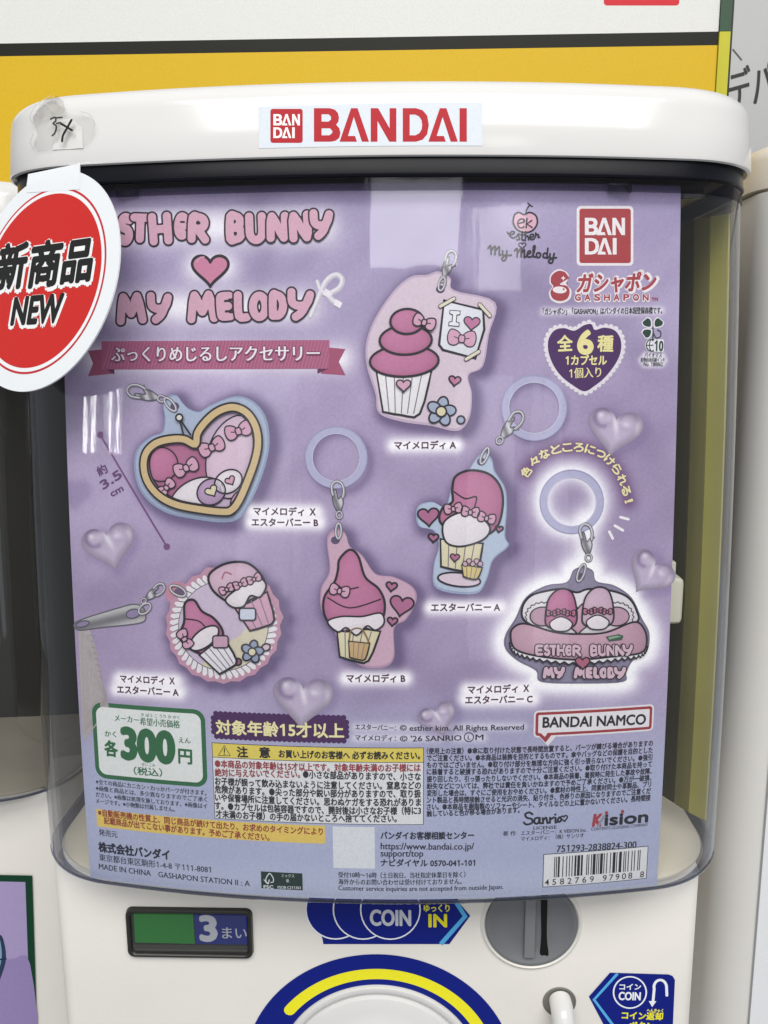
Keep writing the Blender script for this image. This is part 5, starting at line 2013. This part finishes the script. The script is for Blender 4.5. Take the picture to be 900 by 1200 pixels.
for s, p, q, c_ in (("●本商品の対象年齢は15才以上です。対象年齢未満のお子様には", (252, 898.9), (493, 903.9), RC), ("絶対に与えないでください。", (252, 909.4), (352, 911.5), RC), ("●小さな部品がありますので、小さな", (355, 911.6), (493.2, 914.4), BC),
                    ("お子様が誤って飲み込まないように注意してください。窒息などの", (252, 919.4), (493.5, 924.6), BC), ("危険があります。●尖った部分や鋭い部分がありますので、取り扱", (252, 928.9), (493.5, 934.3), BC),
                    ("いや保管場所に注意してください。思わぬケガをする恐れがありま", (252, 938.5), (493.5, 944.4), BC), ("す。●カプセルは包装容器ですので、開封後は小さなお子様（特に3", (252, 948.2), (493.5, 954.2), BC),
                    ("才未満のお子様）の手の届かないところへ捨ててください。", (253, 957.9), (465, 963.4), BC)):
    a.text(s, p, q, 10.0, c_, 3, bold=0.014)
done(a, "caution_text", hd)

a = art()
US = ["（使用上の注意）●傘に取り付けた状態で長時間放置すると、パーツが錆びる場合がありますの", "でご注意ください。●本商品は装飾を目的とするものです。傘やバッグなどの保護を目的とした",
      "ものではございません。●取り付け部分を無理な方向に強く引っ張らないでください。●強引", "に装着すると破損する恐れがありますので十分ご注意ください。●取り付けた本商品を持って",
      "振り回したり、引っ張ったりしないでください。●本商品の装着、着脱時に発生した事故や故障、", "紛失などについては、弊社では責任を負いかねますので予めご了承ください。●万が一破損、",
      "変形した場合は、すぐにご使用をおやめください。●素材の特性上、同素材同士や革製品、プリ", "ント製品と長時間接触させると光沢の消失、貼り付き、色移りの原因になりますのでご注意くだ",
      "さい。●本商品を樹脂製のソファーやシート、タイルなどの上に置かないでください。長時間接", "触していると色が移る場合があります。"]
LB = [883.7, 891.8, 900, 908, 916.5, 924.7, 933, 941, 949, 957]
RB = [874.2, 882.3, 890.6, 898.6, 906.8, 914.6, 922.2, 930, 938, 952.6]
for i, s in enumerate(US):
    a.text(s, (500, LB[i]), ((765 - .35 * i) if i < 9 else 609, RB[i]), 7.9, '#262338', 1, bold=0.012)
done(a, "usage_notes")

# speech-bubble shaped logo
a = art()
x0, y0, x1, y1 = uv_rect([(626.7, 833.6), (764.3, 828.6), (763.5, 855.5), (628.5, 861)])
tail = CARD.uv([(631, 859), (651, 859.5), (640, 868.3)])
wt = lambda d: rrect(x0 - d, y0 - d, x1 + d, y1 + d, 3 + d, 5)
a.fill_uv(wt(2), '#e8e2ea', 0)
a.fill_uv([(x0 - 2, y0 + 6), (x0 + 24, y0), (x0 + 14, y0 - 12)], '#e8e2ea', .5)
a.fill_uv(wt(0), '#a5282f', 1.5)
a.fill_uv([(x0, y0 + 5), (x0 + 19, y0 + 2), (x0 + 11.5, y0 - 8)], '#a5282f', 2)
a.fill_uv(rrect(x0 + 3, y0 + 3, x1 - 3, y1 - 3, 1.5), '#e8e4ea', 2.6)
a.fill_uv([(x0 + 3, y0 + 6), (x0 + 13.5, y0 + 3.2), (x0 + 10.5, y0 - 1.5)], '#e8e4ea', 3)
a.text("BANDAI NAMCO", (635.5, 852.2), (756.5, 848.2), 16.8, '#231f2c', 4, bold=0.028, res=5)
done(a, "speech_bubble_logo")

a = art()
for q in ([(624, 956), (620, 953.8), (615.5, 956), (617.5, 960), (623, 961.5), (623.5, 966), (617, 968), (613.8, 965.5)], [(632, 960), (627, 961), (626.5, 966), (630.5, 966.5), (632.5, 960.5), (632.5, 966), (635, 966.5)],
          [(636, 960.5), (636.5, 966.5)], [(636.5, 963), (640, 960), (641.5, 966), (643, 965.5)], [(644.5, 960), (644.5, 966)], [(644.5, 962.5), (649, 959.5)], [(651, 960), (651, 965.5), (653, 965)], [(655.5, 959.5), (653.5, 962.5), (655.5, 965), (658, 962), (655.8, 959.5)]):
    a.line(spline(np.array(q) - [0, 1.8], False, 5), 2.4, '#1f1c28', 1)
a.fill(ell((650.7, 954.5), 1.3), '#1f1c28', 1)
a.line(heart_pts((661, 958.2), 8, -10), 1.7, '#1f1c28', 2, True)
a.text("LICENSE", (625, 972.2), (652.5, 971), 5.4, '#262338', 1, bold=0.01)
a.text("K", (693.5, 968), (705, 967.3), 19.5, '#b02a38', 1, bold=0.05, res=4, slant=0.1)
a.line([(701, 967.5), (708, 956.5)], 3.0, '#8f93a0', 3)
a.text("ision", (708, 967.2), (759.5, 962.8), 18.6, '#22202c', 1, bold=0.04, res=5)
a.fill(ell((710.8, 952.4), 2.0), '#b02a38', 4)
a.fill(ell((729.5, 950.8), 2.0), '#b02a38', 4)
a.text("CONTENTS LICENSING COMPANY", (692.7, 973.6), (759.5, 968), 5.2, '#4d4c5c', 1)
done(a, "licence_logos")

a = art()
quad_text(a, [("著 作", (589, 979.5), (604.5, 979)), ("エスターバニー：K VISION Inc.", (610.5, 979), (687.6, 974.9)), ("マイメロディ：（株）サンリオ", (610.5, 985.8), (684, 981.2))], '#26243a', 1, 5.9, 0.004)
done(a, "author_lines")

a = art()
x0, y0, x1, y1 = uv_rect([(390, 968.5), (439, 969.3), (439.5, 1018), (390.5, 1017)])
a.fill_uv([(x0, y0), (x1, y0), (x1, y1), (x0, y1)], '#dde1e8', 0)
done(a, "white_patch", label="blank white square beside the telephone line")
a = art()
quad_text(a, [("バンダイお客様相談センター", (445.9, 983.2), (555.5, 983))], '#22233a', 1, 9.6, 0.02)
a.text("https://www.bandai.co.jp/", (446, 995), (555.5, 995.3), 11.2, '#22233a', 1, bold=0.006, res=3)
a.text("support/top", (446, 1003.5), (496, 1003.8), 11.2, '#22233a', 1, bold=0.006, res=3)
quad_text(a, [("ナビダイヤル 0570-041-101", (446, 1015), (556.8, 1015))], '#22233a', 1, 9.3, 0.014)
quad_text(a, [("受付10時～16時（土日祝日、当社指定休業日を除く）", (396.5, 1028.3), (545.5, 1028)), ("海外からのお問い合わせは受け付けておりません。", (396.5, 1036.4), (541, 1036.1))], '#22233a', 1, 7.4, 0.008)
a.text("Customer service inquiries are not accepted from outside Japan.", (396.5, 1043), (589.7, 1041.6), 8.0, '#22233a', 1, bold=0.002)
done(a, "contact_lines")

# bar code
a = art()
a.text("751293-2838824-300", (652, 998.6), (745.7, 993.4), 11.2, '#1d1d2a', 1, bold=0.006, res=4)
x0, y0, x1, y1 = uv_rect([(636, 1000.3), (758.8, 991.8), (758.8, 1029.3), (636.5, 1040)])
a.fill_uv([(x0, y0), (x1, y0), (x1, y1), (x0, y1)], '#2a2a34', 0)
a.fill_uv([(x0 + .8, y0 + .8), (x1 - .8, y0 + .8), (x1 - .8, y1 - .8), (x0 + .8, y1 - .8)], '#e4e4e8', 1)
Lc = ["0001101", "0011001", "0010011", "0111101", "0100011", "0110001", "0101111", "0111011", "0110111", "0001011"]
Gc = [''.join('1' if ch_ == '0' else '0' for ch_ in c_)[::-1] for c_ in Lc]
Rc = [''.join('1' if ch_ == '0' else '0' for ch_ in c_) for c_ in Lc]
dg_ = "4582769979088"
par = ["LLLLLL", "LLGLGG", "LLGGLG", "LLGGGL", "LGLLGG", "LGGLLG", "LGGGLL", "LGLGLG", "LGLGGL", "LGGLGL"][int(dg_[0])]
bits = "101" + ''.join((Lc if par[i] == 'L' else Gc)[int(dg_[i + 1])] for i in range(6)) + "01010" + ''.join(Rc[int(d_)] for d_ in dg_[7:]) + "101"
bx0, bx1 = x0 + 12.5, x1 - 9
m = (bx1 - bx0) / 95
i = 0
while i < 95:
    if bits[i] == '1':
        j = i
        while j < 95 and bits[j] == '1':
            j += 1
        a.fill_uv([(bx0 + i * m, y0 + 11.5), (bx0 + j * m, y0 + 11.5), (bx0 + j * m, y1 - 4), (bx0 + i * m, y1 - 4)], '#17171d', 2)
        i = j
    i += 1
for k, (g_, p, q) in enumerate((("4582769", 2.5, 60), ("97908", 69, 105), ("8", 113, 118))):
    n_ = len(g_)
    for i, ch_ in enumerate(g_):
        xx = x0 + p + (q - p - 6) * (i / max(n_ - 1, 1))
        V_, F_ = glyph_mesh(ch_, 0.006, 4)
        a.raw(np.stack([xx + (V_[:, 0] - V_[:, 0].min()) * 10.5, y0 + 2.4 + V_[:, 1] * 10.5], 1), F_, lin('#17171d'), 2)
done(a, "bar_code")

# ================================================================== NEW tag hanging from the lid at the left corner
TA, TLEAN = math.radians(30.0), math.radians(16.0)
TE = np.array([math.cos(TA), -math.sin(TA), 0.0])
TZ = np.array([0, 0, 1.0]) * math.cos(TLEAN) + np.array([math.sin(TA), math.cos(TA), 0]) * math.sin(TLEAN)
P0 = at(93, 205, 0.004)
TS = Flat(P0, TE, TZ)
tagp = [(138.3, 293), (137, 262), (131.7, 240), (119, 217), (95, 203), (136, 325), (129, 353), (117.5, 385), (99, 418), (76.7, 440), (56, 452), (33.3, 457.5), (10, 453), (2, 247), (20, 228)]
tu = TS.uv(tagp)
A_ = np.stack([2 * tu[:, 0], 2 * tu[:, 1], np.ones(len(tu))], 1)
sol = np.linalg.lstsq(A_, (tu ** 2).sum(1), rcond=None)[0]
tc_, tr_ = sol[:2], math.sqrt(sol[2] + sol[:2] @ sol[:2])
tagroot = bpy.data.objects.new("hang_tag", None)
COL.objects.link(tagroot)
tag(tagroot, "round white hang tag with red disc and black lettering reading NEW", "tag")


def tcirc(r, n=96):
    return np.array([(tc_[0] + r * math.cos(t), tc_[1] + r * math.sin(t)) for t in np.linspace(0, 2 * math.pi, n, endpoint=False)])


bm = bmesh.new()
fr_, bk_ = TS.pos(tcirc(tr_), np.zeros(96)), TS.pos(tcirc(tr_), np.full(96, -0.0006))
loft(bm, [list(map(tuple, bk_)), list(map(tuple, fr_))], True, True)
card_white = plastic("white tag card", '#e9edf0', 0.4, 0.4, 0.01, 40)
mesh_obj("disc", bm, card_white, tagroot, ang=30)
a = Art(TS)
a.fill_uv(tcirc(tr_ * .845), '#c23038', 1)
a.fill_uv(tcirc(tr_ * .825), '#eceef0', 2)
a.fill_uv(tcirc(tr_ * .79), '#c92f2b', 3)
a.build("red_disc", tagroot, STICKER_INK, du=0)
a = Art(TS)
for b_, cc_, ly, gx in ((0.098, '#eef0f0', 4, 2.6), (0.040, '#242424', 6, 0)):
    a.text("新", (-7 - gx, 340 + gx * .8), (28.5 + gx, 336 + gx * .8), 54, cc_, ly, bold=b_, res=5)
    a.text("商", (31 - gx, 337 + gx * .8), (68.5 + gx, 333 + gx * .8), 54, cc_, ly + .1, bold=b_, res=5)
    a.text("品", (70.5 - gx, 332 + gx * .8), (106.5 + gx, 328 + gx * .8), 52, cc_, ly + .2, bold=b_, res=5)
    a.text("NEW", (12.5 - gx, 380.5 + gx * .8), (71.5 + gx, 377 + gx * .8), 44, cc_, ly + .3, bold=b_ * .95, res=6)
a.build("lettering", tagroot, STICKER_INK, du=0)
# folded tab going up under the lid
bm = bmesh.new()
tq = TS.uv([(31.5, 226), (31.5, 217), (94, 207.5), (94, 222)])
f2_, f3_ = TS.pos(tq[1:3], np.zeros(2))
tops = [at(33, 204, f2_[1] + 0.002), at(93.5, 191.5, f3_[1] + 0.002)]
f1, f2, f3, f4 = TS.pos(tq, np.full(4, 0.00012))
for off in (0, 0.0005):
    vv = [bm.verts.new(p + np.array([0, off, 0])) for p in (f1, f2, tops[0], tops[1], f3, f4)]
    bm.faces.new((vv[0], vv[1], vv[4], vv[5]))
    bm.faces.new((vv[1], vv[2], vv[3], vv[4]))
mesh_obj("folded_tab", bm, card_white, tagroot, smooth=False)

# ================================================================== torn tape with a pen mark on the lid
LS = OnMesh(lid)
tape = bpy.data.objects.new("tape_piece", None)
COL.objects.link(tape)
tag(tape, "wrinkled clear tape with a black pen mark on the lid's left corner", "tape")


def skin(name, outline, off, mat, col_=None, step=4.0, crumple=0.0):
    o_ = np.array(outline, float)
    lo, hi = o_.min(0), o_.max(0)
    bm = bmesh.new()
    vs_ = [bm.verts.new((p[0], p[1], 0)) for p in o_]
    f_ = bm.faces.new(vs_)
    bmesh.ops.triangulate(bm, faces=[f_])
    for ax in (0, 1):
        for k in range(1, int((hi[ax] - lo[ax]) / step) + 1):
            co, no = Vector((0, 0, 0)), Vector((0, 0, 0))
            co[ax], no[ax] = lo[ax] + k * step - .5, 1
            bmesh.ops.bisect_plane(bm, geom=bm.verts[:] + bm.edges[:] + bm.faces[:], plane_co=co, plane_no=no, dist=1e-5)
    P = np.array([v.co[:2] for v in bm.verts])
    cz = off + crumple * (vnoise(P[:, 0] / 7, P[:, 1] / 7, 21) * .7 + vnoise(P[:, 0] / 3, P[:, 1] / 3, 22) * .3)
    for v, p in zip(bm.verts, LS.pos(P, cz)):
        v.co = p
    me = bpy.data.meshes.new(name)
    bm.to_mesh(me)
    bm.free()
    me.materials.append(mat)
    for p in me.polygons:
        p.use_smooth = True
    return link(name, me, tape)


skin("film", [(44, 130), (52, 124), (58, 121), (66, 119), (70, 124), (78, 127), (77, 132), (88, 136), (98, 134), (108, 137), (114, 147), (113, 160), (107, 168), (98, 175), (80, 174), (64, 177), (45, 179), (41, 170), (45, 158), (40, 142)], 0.00025, TAPE_CLEAR, crumple=0.0006)
skin("film", [(50, 126), (60, 118), (69, 116), (77, 122), (79, 133), (72, 138), (62, 134), (54, 140), (44, 146), (42, 138)], 0.0006, clear_plastic("crumpled tape", (0.94, 0.935, 0.92), 1.5, 0.22, 0.8), crumple=0.0012)
skin("paper_scrap", [(64, 146), (70, 141), (84, 139), (97, 150), (98, 174), (80, 175), (62, 176), (66, 160)], 0.00015, plastic("white paper", '#e6e6e4', 0.55, 0.3, 0.02, 60), crumple=0.0002)
a = Art(LS, 0.0022)
for q in ([(64, 143), (69, 141), (70, 145), (67, 148), (70.5, 151), (69.5, 158), (66, 162)], [(71, 141.5), (77, 141)], [(71, 148), (75, 147)]):
    a.line(spline(q, False, 4), 2.0, '#3a3a38', 0)
a.line(spline([(77, 168.5), (78, 162), (82, 155), (88, 144)], False, 4), 2.6, '#20201e', 0)
a.line(spline([(76, 148.5), (82, 152), (88.5, 156)], False, 4), 2.6, '#20201e', 1)
a.build("pen_mark", tape, MARKER, du=0)
a = Art(LS, 0.0019)
for q in ([(44, 148), (40.5, 140), (45, 130), (52, 124), (58, 121), (62, 118)], [(45, 178), (41, 170), (44, 160)], [(66, 119), (70, 124), (78, 127), (76.5, 131), (79, 134)], [(47, 133), (50, 137), (46, 141)],
          [(98, 134), (108, 137), (114, 147), (113.5, 154)], [(72, 137), (66, 133), (60, 135), (55, 140)], [(58, 126), (63, 130), (61, 137)]):
    a.line(spline(q, False, 5), 0.7, '#b9b5ae', 0)
a.build("torn_edge", tape, MARKER, du=0)
